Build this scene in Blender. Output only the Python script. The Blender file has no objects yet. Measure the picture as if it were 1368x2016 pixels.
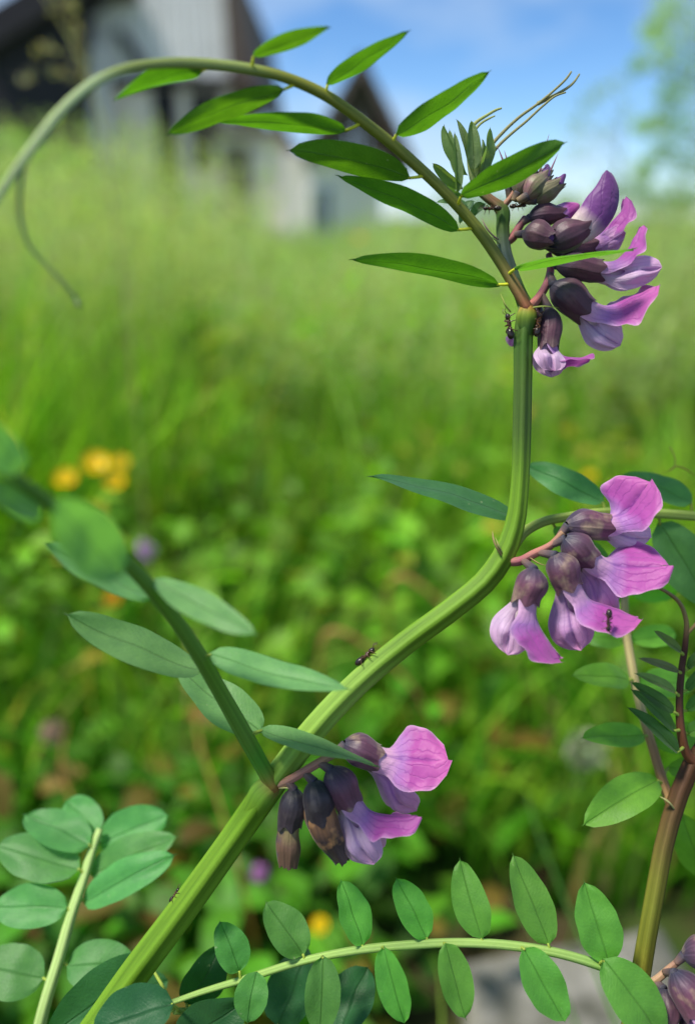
import bpy, math, random
import numpy as np
from mathutils import Vector, Matrix, Quaternion, noise as mnoise

R = math.radians
random.seed(7)
rng = np.random.default_rng(11)
scene = bpy.context.scene
col = scene.collection

# ------------------------------------------------------------------ camera
F = 1600.0                     # focal length in photo pixels (photo 1368 x 2016)
D = 0.134                      # focus distance, metres
PITCH = R(19.9)
CAM = Vector((0, 0, 0.46))
FWD = Vector((0, math.cos(PITCH), -math.sin(PITCH)))
UP = Vector((0, math.sin(PITCH), math.cos(PITCH)))
RT = Vector((1, 0, 0))
cd = bpy.data.cameras.new('camera')
cd.sensor_fit = 'VERTICAL'
cd.sensor_height = 24.0
cd.lens = 12.0 / (1008.0 / F)
cd.clip_start = 0.004
cd.clip_end = 2000
cd.dof.use_dof = True
cd.dof.focus_distance = D
cd.dof.aperture_fstop = cd.lens / 3.9
cam = bpy.data.objects.new('camera', cd)
col.objects.link(cam)
cam.location = CAM
cam.rotation_euler = (R(90) - PITCH, 0, 0)
scene.camera = cam

# ------------------------------------------------------------------ sky, sun, exposure
SUN_EL, SUN_AZ = R(63), R(-112)         # azimuth from +Y (away from camera), negative = left
world = bpy.data.worlds.new('World')
scene.world = world
world.use_nodes = True
wt = world.node_tree
wt.nodes.clear()
wo = wt.nodes.new('ShaderNodeOutputWorld')
bg = wt.nodes.new('ShaderNodeBackground')
sky = wt.nodes.new('ShaderNodeTexSky')
sky.sky_type = 'NISHITA'
sky.sun_disc = False
sky.sun_elevation = SUN_EL
sky.sun_rotation = SUN_AZ
sky.air_density = 0.7
sky.dust_density = 0.2
sky.ozone_density = 3.0
tc = wt.nodes.new('ShaderNodeTexCoord')
mp = wt.nodes.new('ShaderNodeMapping')
mp.inputs['Scale'].default_value = (1.0, 1.0, 2.6)
mp.inputs['Location'].default_value = (1.72, 0.91, 0.15)
ns = wt.nodes.new('ShaderNodeTexNoise')
ns.inputs['Scale'].default_value = 3.1
ns.inputs['Detail'].default_value = 5
ns.inputs['Roughness'].default_value = 0.55
cr = wt.nodes.new('ShaderNodeValToRGB')
cr.color_ramp.elements[0].position = 0.40
cr.color_ramp.elements[1].position = 0.66
cr.color_ramp.elements[1].color = (0.9, 0.9, 0.9, 1)
mx = wt.nodes.new('ShaderNodeMixRGB')
mx.inputs['Color2'].default_value = (3.6, 4.4, 5.4, 1)
wt.links.new(tc.outputs['Generated'], mp.inputs['Vector'])
wt.links.new(mp.outputs['Vector'], ns.inputs['Vector'])
wt.links.new(ns.outputs['Fac'], cr.inputs['Fac'])
wt.links.new(cr.outputs['Color'], mx.inputs['Fac'])
hsv = wt.nodes.new('ShaderNodeHueSaturation')
hsv.inputs['Saturation'].default_value = 1.2
wt.links.new(sky.outputs['Color'], hsv.inputs['Color'])
wt.links.new(hsv.outputs['Color'], mx.inputs['Color1'])
wt.links.new(mx.outputs['Color'], bg.inputs['Color'])
bg.inputs['Strength'].default_value = 0.08
wt.links.new(bg.outputs['Background'], wo.inputs['Surface'])

sl = bpy.data.lights.new('sun', 'SUN')
sl.energy = 2.8
sl.angle = R(10)
sl.color = (1.0, 0.94, 0.82)
sun = bpy.data.objects.new('sun', sl)
col.objects.link(sun)
sdir = Vector((math.sin(SUN_AZ) * math.cos(SUN_EL), math.cos(SUN_AZ) * math.cos(SUN_EL), math.sin(SUN_EL)))
sun.rotation_euler = sdir.to_track_quat('Z', 'Y').to_euler()
sun.location = (-3, 3, 6)

vs = scene.view_settings
vs.view_transform = 'Standard'
vs.look = 'None'
vs.gamma = 1.0
vs.exposure = 1.15
vs.use_curve_mapping = False
scene.cycles.use_denoising = True
scene.cycles.max_bounces = 10
scene.cycles.transparent_max_bounces = 12
scene.cycles.transmission_bounces = 8

# ------------------------------------------------------------------ helpers
def V(px, py, dm=0.0):
    """photo pixel at a depth of D + dm millimetres -> world point"""
    d = D + dm / 1000.0
    return CAM + d * ((px - 684) / F * RT + (1008 - py) / F * UP + FWD)

def VD(px, py, d):
    return CAM + d * ((px - 684) / F * RT + (1008 - py) / F * UP + FWD)

def ground_at(px, py, z=0.0):
    r = (px - 684) / F * RT + (1008 - py) / F * UP + FWD
    return CAM + r * ((z - CAM.z) / r.z)

def on_plane_y(px, py, y):
    r = (px - 684) / F * RT + (1008 - py) / F * UP + FWD
    return CAM + r * (y / r.y)

def PXM(dm=0.0):
    return (D + dm / 1000.0) / F

class MB:
    def __init__(self):
        self.v, self.f, self.uv, self.c, self.mi = [], [], [], [], []
    def add(self, verts, faces, uvs=None, cols=None, mi=0):
        o = len(self.v)
        self.v += [tuple(p) for p in verts]
        self.uv += uvs if uvs else [(0, 0)] * len(verts)
        self.c += cols if cols else [(1, 1, 1)] * len(verts)
        for f in faces:
            self.f.append(tuple(i + o for i in f))
            self.mi.append(mi)
    def build(self, name, mats, parent=None, origin=None, smooth=True):
        org = Vector(origin) if origin is not None else Vector((0, 0, 0))
        me = bpy.data.meshes.new(name)
        me.from_pydata([(p[0] - org.x, p[1] - org.y, p[2] - org.z) for p in self.v], [], self.f)
        uvl = me.uv_layers.new(name='UVMap')
        idx = np.empty(len(me.loops), dtype=np.int32)
        me.loops.foreach_get('vertex_index', idx)
        uvl.data.foreach_set('uv', np.array(self.uv, dtype=np.float32)[idx].ravel())
        ca = me.color_attributes.new('Col', 'FLOAT_COLOR', 'POINT')
        c4 = np.ones((len(self.v), 4), dtype=np.float32)
        c4[:, :3] = np.array(self.c, dtype=np.float32)
        ca.data.foreach_set('color', c4.ravel())
        if not isinstance(mats, (list, tuple)):
            mats = [mats]
        for m in mats:
            me.materials.append(m)
        me.polygons.foreach_set('material_index', np.array(self.mi, dtype=np.int32))
        me.polygons.foreach_set('use_smooth', np.full(len(me.polygons), smooth))
        me.update()
        ob = bpy.data.objects.new(name, me)
        col.objects.link(ob)
        if parent is not None:
            ob.parent = parent
        return ob

def fast_mesh(name, verts, quads, cols, mat, smooth=True):
    """verts (n,3), quads (m,4), cols (n,3) as numpy arrays"""
    me = bpy.data.meshes.new(name)
    me.vertices.add(len(verts))
    me.vertices.foreach_set('co', verts.astype(np.float32).ravel())
    me.loops.add(quads.size)
    me.loops.foreach_set('vertex_index', quads.astype(np.int32).ravel())
    me.polygons.add(len(quads))
    me.polygons.foreach_set('loop_start', np.arange(0, quads.size, 4, dtype=np.int32))
    me.polygons.foreach_set('loop_total', np.full(len(quads), 4, dtype=np.int32))
    me.polygons.foreach_set('use_smooth', np.full(len(quads), smooth))
    ca = me.color_attributes.new('Col', 'FLOAT_COLOR', 'POINT')
    c4 = np.ones((len(verts), 4), dtype=np.float32)
    c4[:, :3] = cols
    ca.data.foreach_set('color', c4.ravel())
    me.materials.append(mat)
    me.update(calc_edges=True)
    me.validate()
    ob = bpy.data.objects.new(name, me)
    col.objects.link(ob)
    return ob

def tag(o, label=None, cat=None, group=None, kind=None):
    if label: o['label'] = label
    if cat: o['category'] = cat
    if group: o['group'] = group
    if kind: o['kind'] = kind
    return o

def empty(name, loc):
    o = bpy.data.objects.new(name, None)
    col.objects.link(o)
    o.location = loc
    o.empty_display_size = 0.01
    return o

def catmull(pts, n):
    """resample a list of tuples (any dimension) with a Catmull-Rom spline"""
    P = np.array(pts, dtype=float)
    if len(P) == 2:
        t = np.linspace(0, 1, n)[:, None]
        return P[0] * (1 - t) + P[1] * t
    seg = np.linalg.norm(np.diff(P[:, :3], axis=0), axis=1)
    cum = np.concatenate([[0], np.cumsum(seg)])
    sl_ = np.diff(P, axis=0) / np.maximum(seg, 1e-9)[:, None]
    TAN = [sl_[0]] + [(sl_[i] * seg[i - 1] + sl_[i - 1] * seg[i]) / (seg[i] + seg[i - 1]) for i in range(1, len(P) - 1)] + [sl_[-1]]
    s = np.linspace(0, cum[-1], n)
    out = []
    for x in s:
        i = min(max(np.searchsorted(cum, x, side='right') - 1, 0), len(P) - 2)
        t = (x - cum[i]) / max(seg[i], 1e-9)
        h = max(seg[i], 1e-9)
        m0, m1 = TAN[i] * h, TAN[i + 1] * h
        t2, t3 = t * t, t ** 3
        out.append((2 * t3 - 3 * t2 + 1) * P[i] + (t3 - 2 * t2 + t) * m0 + (3 * t2 - 2 * t3) * P[i + 1] + (t3 - t2) * m1)
    return np.array(out)

def tube(mb, pts, radii, cols, n=None, seg=14, ridges=0, ridge_amp=0.0, mi=0, cap=True, flat=1.0):
    """swept tube; pts world points, radii and colours per point"""
    m = len(pts)
    if not isinstance(radii, (list, tuple)): radii = [radii] * m
    if not isinstance(cols, list): cols = [cols] * m
    rows = [tuple(p) + (r,) + tuple(c) for p, r, c in zip(pts, radii, cols)]
    n = n or max(6, (m - 1) * 6)
    S = catmull(rows, n)
    pos = [Vector(r[:3]) for r in S]
    verts, uvs, cs = [], [], []
    tan0 = (pos[1] - pos[0]).normalized()
    nrm = tan0.orthogonal().normalized()
    ref = (CAM - pos[0])
    nrm = (ref - tan0 * ref.dot(tan0)).normalized()
    L = 0.0
    for i in range(n):
        if i == 0: t = tan0
        elif i == n - 1: t = (pos[-1] - pos[-2]).normalized()
        else: t = (pos[i + 1] - pos[i - 1]).normalized()
        nrm = (nrm - t * nrm.dot(t)).normalized()
        bn = t.cross(nrm)
        if i: L += (pos[i] - pos[i - 1]).length
        r = max(S[i][3], 1e-5)
        for k in range(seg):
            a = 2 * math.pi * k / seg
            rr = r * (1 + ridge_amp * math.cos(ridges * a + 0.6)) if ridges else r
            verts.append(pos[i] + nrm * (math.cos(a) * rr) + bn * (math.sin(a) * rr * flat))
            uvs.append((L * 100, k / seg))
            cs.append(tuple(np.clip(S[i][4:7], 0, 1)))
    faces = []
    for i in range(n - 1):
        for k in range(seg):
            k2 = (k + 1) % seg
            faces.append((i * seg + k, i * seg + k2, (i + 1) * seg + k2, (i + 1) * seg + k))
    if cap:
        faces.append(tuple(range(seg - 1, -1, -1)))
        faces.append(tuple((n - 1) * seg + k for k in range(seg)))
    mb.add(verts, faces, uvs, cs, mi)
    return pos

def grid(mb, fn, nu, nv, col_fn=None, mi=0):
    """surface fn(u,v) -> point, u,v in 0..1"""
    verts, uvs, cs = [], [], []
    for i in range(nu + 1):
        for j in range(nv + 1):
            u, v = i / nu, j / nv
            verts.append(fn(u, v)); uvs.append((u, v))
            cs.append(col_fn(u, v) if col_fn else (1, 1, 1))
    faces = [(i * (nv + 1) + j, (i + 1) * (nv + 1) + j, (i + 1) * (nv + 1) + j + 1, i * (nv + 1) + j + 1)
             for i in range(nu) for j in range(nv)]
    mb.add(verts, faces, uvs, cs, mi)

def box(mb, a, b, colr=(1, 1, 1), mi=0):
    x0, y0, z0 = a; x1, y1, z1 = b
    v = [(x0, y0, z0), (x1, y0, z0), (x1, y1, z0), (x0, y1, z0), (x0, y0, z1), (x1, y0, z1), (x1, y1, z1), (x0, y1, z1)]
    f = [(3, 2, 1, 0), (4, 5, 6, 7), (0, 1, 5, 4), (1, 2, 6, 5), (2, 3, 7, 6), (3, 0, 4, 7)]
    mb.add(v, f, None, [colr] * 8, mi)

def prism_y(mb, poly, y0, y1, colr=(1, 1, 1), mi=0):
    """polygon in x,z (counter-clockwise seen from -y) extruded from y0 to y1"""
    n = len(poly)
    v = [(x, y0, z) for x, z in poly] + [(x, y1, z) for x, z in poly]
    f = [tuple(range(n)), tuple(range(2 * n - 1, n - 1, -1))]
    f += [(i, n + i, n + (i + 1) % n, (i + 1) % n) for i in range(n)]
    mb.add(v, f, None, [colr] * (2 * n), mi)

# ------------------------------------------------------------------ materials
class NT:
    def __init__(self, name):
        self.m = bpy.data.materials.new(name)
        self.m.use_nodes = True
        self.t = self.m.node_tree
        self.t.nodes.clear()
        self.out = self.t.nodes.new('ShaderNodeOutputMaterial')
    def n(self, typ, **kw):
        nd = self.t.nodes.new('ShaderNode' + typ)
        for k, v in kw.items():
            if k.startswith('_'):
                setattr(nd, k[1:], v)
            else:
                key = int(k[1:]) if k[0] == 'i' and k[1:].isdigit() else k.replace('__', ' ')
                s = nd.inputs[key]
                if isinstance(v, bpy.types.NodeSocket): self.t.links.new(v, s)
                elif isinstance(v, bpy.types.Node): self.t.links.new(v.outputs[0], s)
                else: s.default_value = v
        return nd
    def math(self, op, a, b=0.0, c=0.0):
        return self.n('Math', _operation=op, i0=a, i1=b, i2=c).outputs[0]
    def mix(self, fac, a, b, blend='MIX'):
        return self.n('MixRGB', _blend_type=blend, Fac=fac, Color1=a, Color2=b).outputs[0]
    def ramp(self, fac, stops):
        r = self.n('ValToRGB', Fac=fac)
        e = r.color_ramp.elements
        while len(e) < len(stops): e.new(0.5)
        for el, (p, c) in zip(e, stops):
            el.position = p
            el.color = tuple(c) + (1,) if len(c) == 3 else c
        return r.outputs[0]
    def noise(self, scale, detail=3, rough=0.5, vec=None, dist=0.0):
        nd = self.n('TexNoise', Scale=scale, Detail=detail, Roughness=rough, Distortion=dist)
        if vec is not None: self.t.links.new(vec, nd.inputs['Vector'])
        return nd.outputs['Fac']
    def col(self):
        return self.n('Attribute', _attribute_name='Col').outputs['Color']
    def uv(self):
        return self.n('SeparateXYZ', Vector=self.n('TexCoord').outputs['UV']).outputs
    def obj(self):
        return self.n('TexCoord').outputs['Object']
    def bump(self, h, strength, dist):
        return self.n('Bump', Height=h, Strength=strength, Distance=dist).outputs[0]
    def bsdf(self, color, rough=0.5, spec=0.5, normal=None, sheen=0.0):
        b = self.n('BsdfPrincipled', Base__Color=color, Roughness=rough)
        b.inputs['Specular IOR Level'].default_value = spec
        if sheen:
            b.inputs['Sheen Weight'].default_value = sheen
        if normal is not None: self.t.links.new(normal, b.inputs['Normal'])
        return b.outputs[0]
    def surf(self, s):
        self.t.links.new(s, self.out.inputs['Surface'])
        return self.m
    def thin(self, color, tcolor, fac, rough=0.5, spec=0.5, normal=None, sheen=0.0):
        p = self.bsdf(color, rough, spec, normal, sheen)
        tr = self.n('BsdfTranslucent', Color=tcolor)
        if normal is not None: self.t.links.new(normal, tr.inputs['Normal'])
        mxs = self.n('MixShader', Fac=fac)
        self.t.links.new(p, mxs.inputs[1])
        self.t.links.new(tr.outputs[0], mxs.inputs[2])
        return self.surf(mxs.outputs[0])

def mat_simple(name, color, rough=0.7, spec=0.3, nscale=8.0, namp=0.35, bump=0.0, bscale=40):
    t = NT(name)
    o = t.obj()
    n = t.noise(nscale, 4, 0.6, o)
    dark = tuple(c * (1 - namp) for c in color) + (1,)
    lite = tuple(min(1, c * (1 + namp)) for c in color) + (1,)
    c = t.mix(n, dark, lite)
    nm = t.bump(t.noise(bscale, 4, 0.6, o), bump, 0.01) if bump else None
    return t.surf(t.bsdf(c, rough, spec, nm))

def mat_leaf():
    t = NT('leaf')
    u, v = t.uv()[0], t.uv()[1]
    o = t.obj()
    c = t.col()
    rnd = t.n('ObjectInfo').outputs['Random']
    n1 = t.noise(420, 3, 0.6, o)
    n2 = t.noise(2600, 2, 0.6, o)
    av = t.math('ABSOLUTE', t.math('MULTIPLY_ADD', v, 2.0, -1.0))
    # pinnate veins run forward from the midrib
    ph = t.math('MULTIPLY', t.math('SUBTRACT', u, t.math('MULTIPLY', av, 0.22)), 62.0)
    vein = t.math('POWER', t.math('ABSOLUTE', t.math('SINE', t.math('ADD', ph, t.math('MULTIPLY', n1, 7.0)))), 0.35)
    mid = t.math('SMOOTH_MIN', t.math('MULTIPLY', av, 15.0), 1.0, 0.4)
    c1 = t.mix(t.math('MULTIPLY_ADD', n1, 1.0, -0.15), t.mix(1.0, c, (0.66, 0.74, 0.76, 1), 'MULTIPLY'), t.mix(1.0, c, (1.32, 1.24, 1.12, 1), 'MULTIPLY'))
    c2 = t.mix(t.math('MULTIPLY', t.math('SUBTRACT', 1.0, vein), 0.14), c1, t.mix(1.0, c, (1.45, 1.35, 1.1, 1), 'MULTIPLY'))
    c3 = t.mix(mid, t.mix(1.0, c, (0.66, 0.7, 0.62, 1), 'MULTIPLY'), c2)
    spots = t.ramp(t.noise(620, 3, 0.6, o), [(0.70, (0, 0, 0)), (0.76, (1, 1, 1))])
    c4 = t.mix(t.math('MULTIPLY', spots, 0.4), c3, (0.42, 0.46, 0.30, 1))
    hs = t.n('HueSaturation', Hue=t.math('MULTIPLY_ADD', rnd, 0.024, 0.488), Saturation=1.0, Value=t.math('MULTIPLY_ADD', rnd, 0.28, 0.86), Color=c4).outputs[0]
    tr = t.mix(1.0, hs, (1.7, 1.9, 0.5, 1), 'MULTIPLY')
    h = t.math('ADD', t.math('MULTIPLY', vein, 0.12), t.math('ADD', t.math('MULTIPLY', mid, 0.9), t.math('MULTIPLY', n2, 0.5)))
    nm = t.bump(h, 0.7, 0.0002)
    return t.thin(hs, tr, 0.45, 0.5, 0.4, nm, 0.1)

def mat_stem():
    t = NT('stem')
    u, v = t.uv()[0], t.uv()[1]
    c = t.col()
    vec = t.n('CombineXYZ', X=t.math('MULTIPLY', u, 0.6), Y=t.math('MULTIPLY', v, 26.0)).outputs[0]
    st = t.noise(1.0, 3, 0.6, vec)
    n2 = t.noise(1500, 3, 0.6, t.obj())
    rib = t.math('POWER', t.math('ABSOLUTE', t.math('COSINE', t.math('MULTIPLY', v, 18.85))), 3.0)
    c1 = t.mix(t.math('MULTIPLY_ADD', st, 1.6, -0.3), t.mix(1.0, c, (0.55, 0.62, 0.6, 1), 'MULTIPLY'), t.mix(1.0, c, (1.35, 1.28, 1.3, 1), 'MULTIPLY'))
    c2 = t.mix(t.math('MULTIPLY', rib, 0.55), c1, t.mix(1.0, c, (1.6, 1.5, 1.8, 1), 'MULTIPLY'))
    c3 = t.mix(t.math('MULTIPLY', n2, 0.3), c2, t.mix(1.0, c, (0.6, 0.6, 0.6, 1), 'MULTIPLY'))
    h = t.math('ADD', t.math('MULTIPLY', st, 1.0), t.math('MULTIPLY', n2, 0.3))
    b = t.n('BsdfPrincipled', Base__Color=c3, Roughness=0.6, Normal=t.bump(h, 0.4, 0.00014))
    b.inputs['Specular IOR Level'].default_value = 0.25
    b.inputs['Subsurface Weight'].default_value = 0.12
    b.inputs['Subsurface Radius'].default_value = (0.0006, 0.0012, 0.0003)
    b.inputs['Subsurface Scale'].default_value = 1.0
    return t.surf(b.outputs[0])

def mat_petal(name, stops, vein=0.45, tfac=0.35, edge=(0.85, 0.6, 0.8)):
    t = NT(name)
    u, v = t.uv()[0], t.uv()[1]
    o = t.obj()
    rnd = t.n('ObjectInfo').outputs['Random']
    n1 = t.noise(300, 3, 0.6, o)
    n2 = t.noise(1600, 3, 0.6, o)
    uu = t.math('ADD', u, t.math('MULTIPLY_ADD', n1, 0.22, -0.11))
    base = t.ramp(uu, stops)
    sv = t.math('MULTIPLY_ADD', v, 2.0, -1.0)
    # veins fan out from the claw
    fan = t.math('DIVIDE', sv, t.math('MULTIPLY_ADD', u, 0.55, 0.45))
    ph = t.math('MULTIPLY_ADD', fan, 9.5, t.math('MULTIPLY', n1, 5.5))
    ln = t.math('POWER', t.math('SUBTRACT', 1.0, t.math('ABSOLUTE', t.math('SINE', ph))), 5.0)
    ln = t.math('MULTIPLY', ln, t.math('SMOOTH_MIN', t.math('MULTIPLY', u, 2.2), 1.0, 0.2))
    dark = t.mix(1.0, base, (0.36, 0.25, 0.62, 1), 'MULTIPLY')
    c1 = t.mix(t.math('MULTIPLY', ln, vein * 0.5), base, dark)
    av = t.math('ABSOLUTE', sv)
    crease = t.math('MULTIPLY', t.math('SUBTRACT', 1.0, t.math('SMOOTH_MIN', t.math('MULTIPLY', av, 11.0), 1.0, 0.3)), 0.55)
    c1 = t.mix(crease, c1, dark)
    em = t.math('MULTIPLY', t.math('POWER', av, 14.0), 0.45)
    c2 = t.mix(em, c1, tuple(edge) + (1,))
    c3 = t.mix(t.math('MULTIPLY', n2, 0.25), c2, t.mix(1.0, c2, (1.3, 1.3, 1.25, 1), 'MULTIPLY'))
    hs = t.n('HueSaturation', Hue=t.math('MULTIPLY_ADD', rnd, 0.03, 0.485), Value=t.math('MULTIPLY_ADD', rnd, 0.25, 0.9), Color=c3).outputs[0]
    h = t.math('ADD', t.math('MULTIPLY', ln, -0.6), t.math('ADD', t.math('MULTIPLY', n2, 0.4), t.math('MULTIPLY', t.noise(430, 2, 0.5, o, 0.6), 2.6)))
    return t.thin(hs, t.mix(1.0, hs, (1.25, 1.1, 1.2, 1), 'MULTIPLY'), tfac, 0.5, 0.3, t.bump(h, 0.5, 0.0002), 0.25)

def mat_calyx(name, base, tip, patch, patch_amt):
    t = NT(name)
    u, v = t.uv()[0], t.uv()[1]
    o = t.obj()
    rnd = t.n('ObjectInfo').outputs['Random']
    n1 = t.noise(280, 3, 0.55, o)
    vec = t.n('CombineXYZ', X=t.math('MULTIPLY', u, 1.2), Y=t.math('MULTIPLY', v, 30.0), Z=t.math('MULTIPLY', rnd, 9.0)).outputs[0]
    st = t.noise(1.0, 3, 0.6, vec)
    c0 = t.ramp(t.math('MULTIPLY_ADD', n1, 0.35, t.math('MULTIPLY_ADD', u, 0.9, -0.12)), [(0.0, base), (0.55, tip), (1.0, tuple(x * 0.75 for x in tip))])
    pm = t.ramp(t.math('MULTIPLY_ADD', rnd, 0.05, n1), [(0.54, (0, 0, 0)), (0.70, (1, 1, 1))])
    pm2 = t.math('MULTIPLY', pm, patch_amt)
    c1 = t.mix(pm2, c0, tuple(patch) + (1,))
    c2 = t.mix(t.math('MULTIPLY_ADD', st, 1.4, -0.4), t.mix(1.0, c1, (0.55, 0.5, 0.55, 1), 'MULTIPLY'), t.mix(1.0, c1, (1.45, 1.4, 1.4, 1), 'MULTIPLY'))
    rib = t.math('POWER', t.math('ABSOLUTE', t.math('COSINE', t.math('MULTIPLY', v, 31.4))), 8.0)
    h = t.math('ADD', t.math('MULTIPLY', rib, 0.8), t.math('ADD', t.math('MULTIPLY', st, 0.8), t.noise(2200, 2, 0.6, o)))
    return t.surf(t.bsdf(c2, 0.5, 0.4, t.bump(h, 0.35, 0.00015), 0.1))

def mat_foliage(name, rough=0.55, tfac=0.4, tmul=(1.9, 2.1, 0.6, 1)):
    t = NT(name)
    c = t.col()
    n = t.noise(60, 2, 0.5, t.obj())
    c1 = t.mix(n, t.mix(1.0, c, (0.75, 0.78, 0.8, 1), 'MULTIPLY'), t.mix(1.0, c, (1.25, 1.2, 1.15, 1), 'MULTIPLY'))
    return t.thin(c1, t.mix(1.0, c1, tmul, 'MULTIPLY'), tfac, rough, 0.35)

def mat_col(name, rough=0.5, spec=0.4, nscale=500, amp=0.3, bump=0.0, bdist=0.0002):
    t = NT(name)
    c = t.col()
    o = t.obj()
    n = t.noise(nscale, 3, 0.6, o)
    c1 = t.mix(n, t.mix(1.0, c, (1 - amp, 1 - amp, 1 - amp, 1), 'MULTIPLY'), t.mix(1.0, c, (1 + amp, 1 + amp, 1 + amp, 1), 'MULTIPLY'))
    nm = t.bump(t.noise(nscale * 3, 3, 0.6, o), bump, bdist) if bump else None
    return t.surf(t.bsdf(c1, rough, spec, nm))

M = {}
M['leaf'] = mat_leaf()
M['stem'] = mat_stem()
M['banner'] = mat_petal('banner_petal', [(0.0, (0.78, 0.58, 0.68)), (0.28, (0.66, 0.38, 0.58)), (0.42, (0.38, 0.17, 0.46)), (0.58, (0.38, 0.065, 0.335)), (1.0, (0.47, 0.10, 0.37))], 0.6, 0.34)
M['banner_dark'] = mat_petal('closed_petal', [(0.0, (0.60, 0.52, 0.42)), (0.20, (0.46, 0.33, 0.38)), (0.36, (0.15, 0.045, 0.21)), (1.0, (0.10, 0.03, 0.15))], 0.3, 0.25, (0.3, 0.12, 0.36))
M['wing'] = mat_petal('wing_petal', [(0.0, (0.66, 0.56, 0.46)), (0.28, (0.42, 0.25, 0.42)), (0.55, (0.54, 0.32, 0.56)), (0.85, (0.58, 0.25, 0.50)), (1.0, (0.64, 0.28, 0.52))], 0.5, 0.36)
M['wing_pale'] = mat_petal('pale_wing_petal', [(0.0, (0.64, 0.62, 0.46)), (0.30, (0.52, 0.38, 0.50)), (0.6, (0.62, 0.44, 0.63)), (1.0, (0.68, 0.38, 0.60))], 0.45, 0.36)
M['keel'] = mat_petal('keel_petal', [(0.0, (0.66, 0.62, 0.46)), (0.55, (0.50, 0.42, 0.44)), (0.8, (0.22, 0.09, 0.22)), (1.0, (0.18, 0.06, 0.2))], 0.3, 0.3)
M['dried'] = mat_calyx('dried_petal', (0.34, 0.33, 0.12), (0.12, 0.07, 0.04), (0.05, 0.035, 0.06), 0.8)
M['dried_dark'] = mat_calyx('dried_dark_petal', (0.30, 0.15, 0.05), (0.030, 0.018, 0.018), (0.55, 0.30, 0.11), 0.8)
M['calyx'] = mat_calyx('calyx', (0.028, 0.032, 0.060), (0.150, 0.055, 0.090), (0.42, 0.34, 0.20), 0.6)
M['calyx_dark'] = mat_calyx('dark_calyx', (0.018, 0.022, 0.040), (0.095, 0.034, 0.055), (0.20, 0.15, 0.12), 0.3)  # darker calyx copy, the upper cluster's shadow is in its colour
M['calyx_black'] = mat_calyx('black_calyx', (0.012, 0.018, 0.030), (0.032, 0.022, 0.030), (0.16, 0.15, 0.13), 0.35)
M['calyx_green'] = mat_calyx('green_calyx', (0.10, 0.15, 0.045), (0.17, 0.16, 0.08), (0.28, 0.13, 0.16), 0.8)
M['foliage'] = mat_foliage('meadow_foliage')
M['ant'] = mat_col('ant_shell', 0.28, 0.5, 1500, 0.4, 0.2, 0.0001)
M['yellow'] = mat_foliage('yellow_petal', 0.35, 0.25, (1.1, 1.0, 0.6, 1))
M['pinkfl'] = mat_foliage('pink_floret', 0.6, 0.3, (1.1, 1.0, 1.0, 1))
M['bark'] = mat_simple('bark', (0.10, 0.075, 0.05), 0.9, 0.2, 9, 0.5, 0.6, 50)

def mat_ground():
    t = NT('meadow_soil')
    o = t.obj()
    soil = t.mix(t.noise(22, 5, 0.65, o), (0.022, 0.016, 0.009, 1), (0.085, 0.060, 0.030, 1))
    moss = t.mix(t.noise(35, 4, 0.6, o), (0.02, 0.05, 0.008, 1), (0.07, 0.12, 0.02, 1))
    near = t.mix(t.ramp(t.noise(6, 4, 0.6, o), [(0.42, (0, 0, 0)), (0.6, (1, 1, 1))]), soil, moss)
    far = t.mix(t.noise(1.3, 5, 0.65, o), (0.06, 0.13, 0.02, 1), (0.16, 0.23, 0.06, 1))
    y = t.n('SeparateXYZ', Vector=o).outputs[1]
    f = t.ramp(t.math('MULTIPLY', y, 0.1), [(0.3, (0, 0, 0)), (0.9, (1, 1, 1))])
    return t.surf(t.bsdf(t.mix(f, near, far), 0.95, 0.15, t.bump(t.noise(60, 5, 0.7, o), 0.8, 0.01)))
M['ground'] = mat_ground()

def mat_concrete():
    t = NT('weathered_concrete')
    o = t.obj()
    c = t.mix(t.ramp(t.noise(26, 6, 0.7, o), [(0.35, (0, 0, 0)), (0.65, (1, 1, 1))]), (0.075, 0.075, 0.06, 1), (0.27, 0.26, 0.235, 1))
    c = t.mix(t.ramp(t.noise(45, 3, 0.6, o), [(0.6, (0, 0, 0)), (0.7, (1, 1, 1))]), c, (0.14, 0.14, 0.10, 1))
    return t.surf(t.bsdf(c, 0.9, 0.2, t.bump(t.noise(160, 4, 0.7, o), 0.6, 0.004)))
M['concrete'] = mat_concrete()
M['board'] = mat_simple('whitewashed_board', (0.78, 0.78, 0.79), 0.8, 0.2, 3, 0.25, 0.3, 30)
M['darkwood'] = mat_simple('dark_wood', (0.022, 0.021, 0.026), 0.8, 0.25, 4, 0.4, 0.3, 30)
M['brownwood'] = mat_simple('brown_wood', (0.11, 0.085, 0.075), 0.8, 0.25, 4, 0.5, 0.3, 30)
M['redtile'] = mat_simple('red_roof_tile', (0.10, 0.045, 0.038), 0.8, 0.25, 4, 0.4, 0.3, 30)
M['plaster'] = mat_simple('cream_plaster', (0.76, 0.69, 0.62), 0.9, 0.2, 1.5, 0.2, 0.3, 30)
M['glass'] = mat_simple('window_glass', (0.10, 0.13, 0.16), 0.08, 0.8, 2, 0.2)

# ================================================================== THE SETTING
def lin(r, g, b):
    return tuple((x / 255.0) ** 2.2 for x in (r, g, b))

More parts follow.
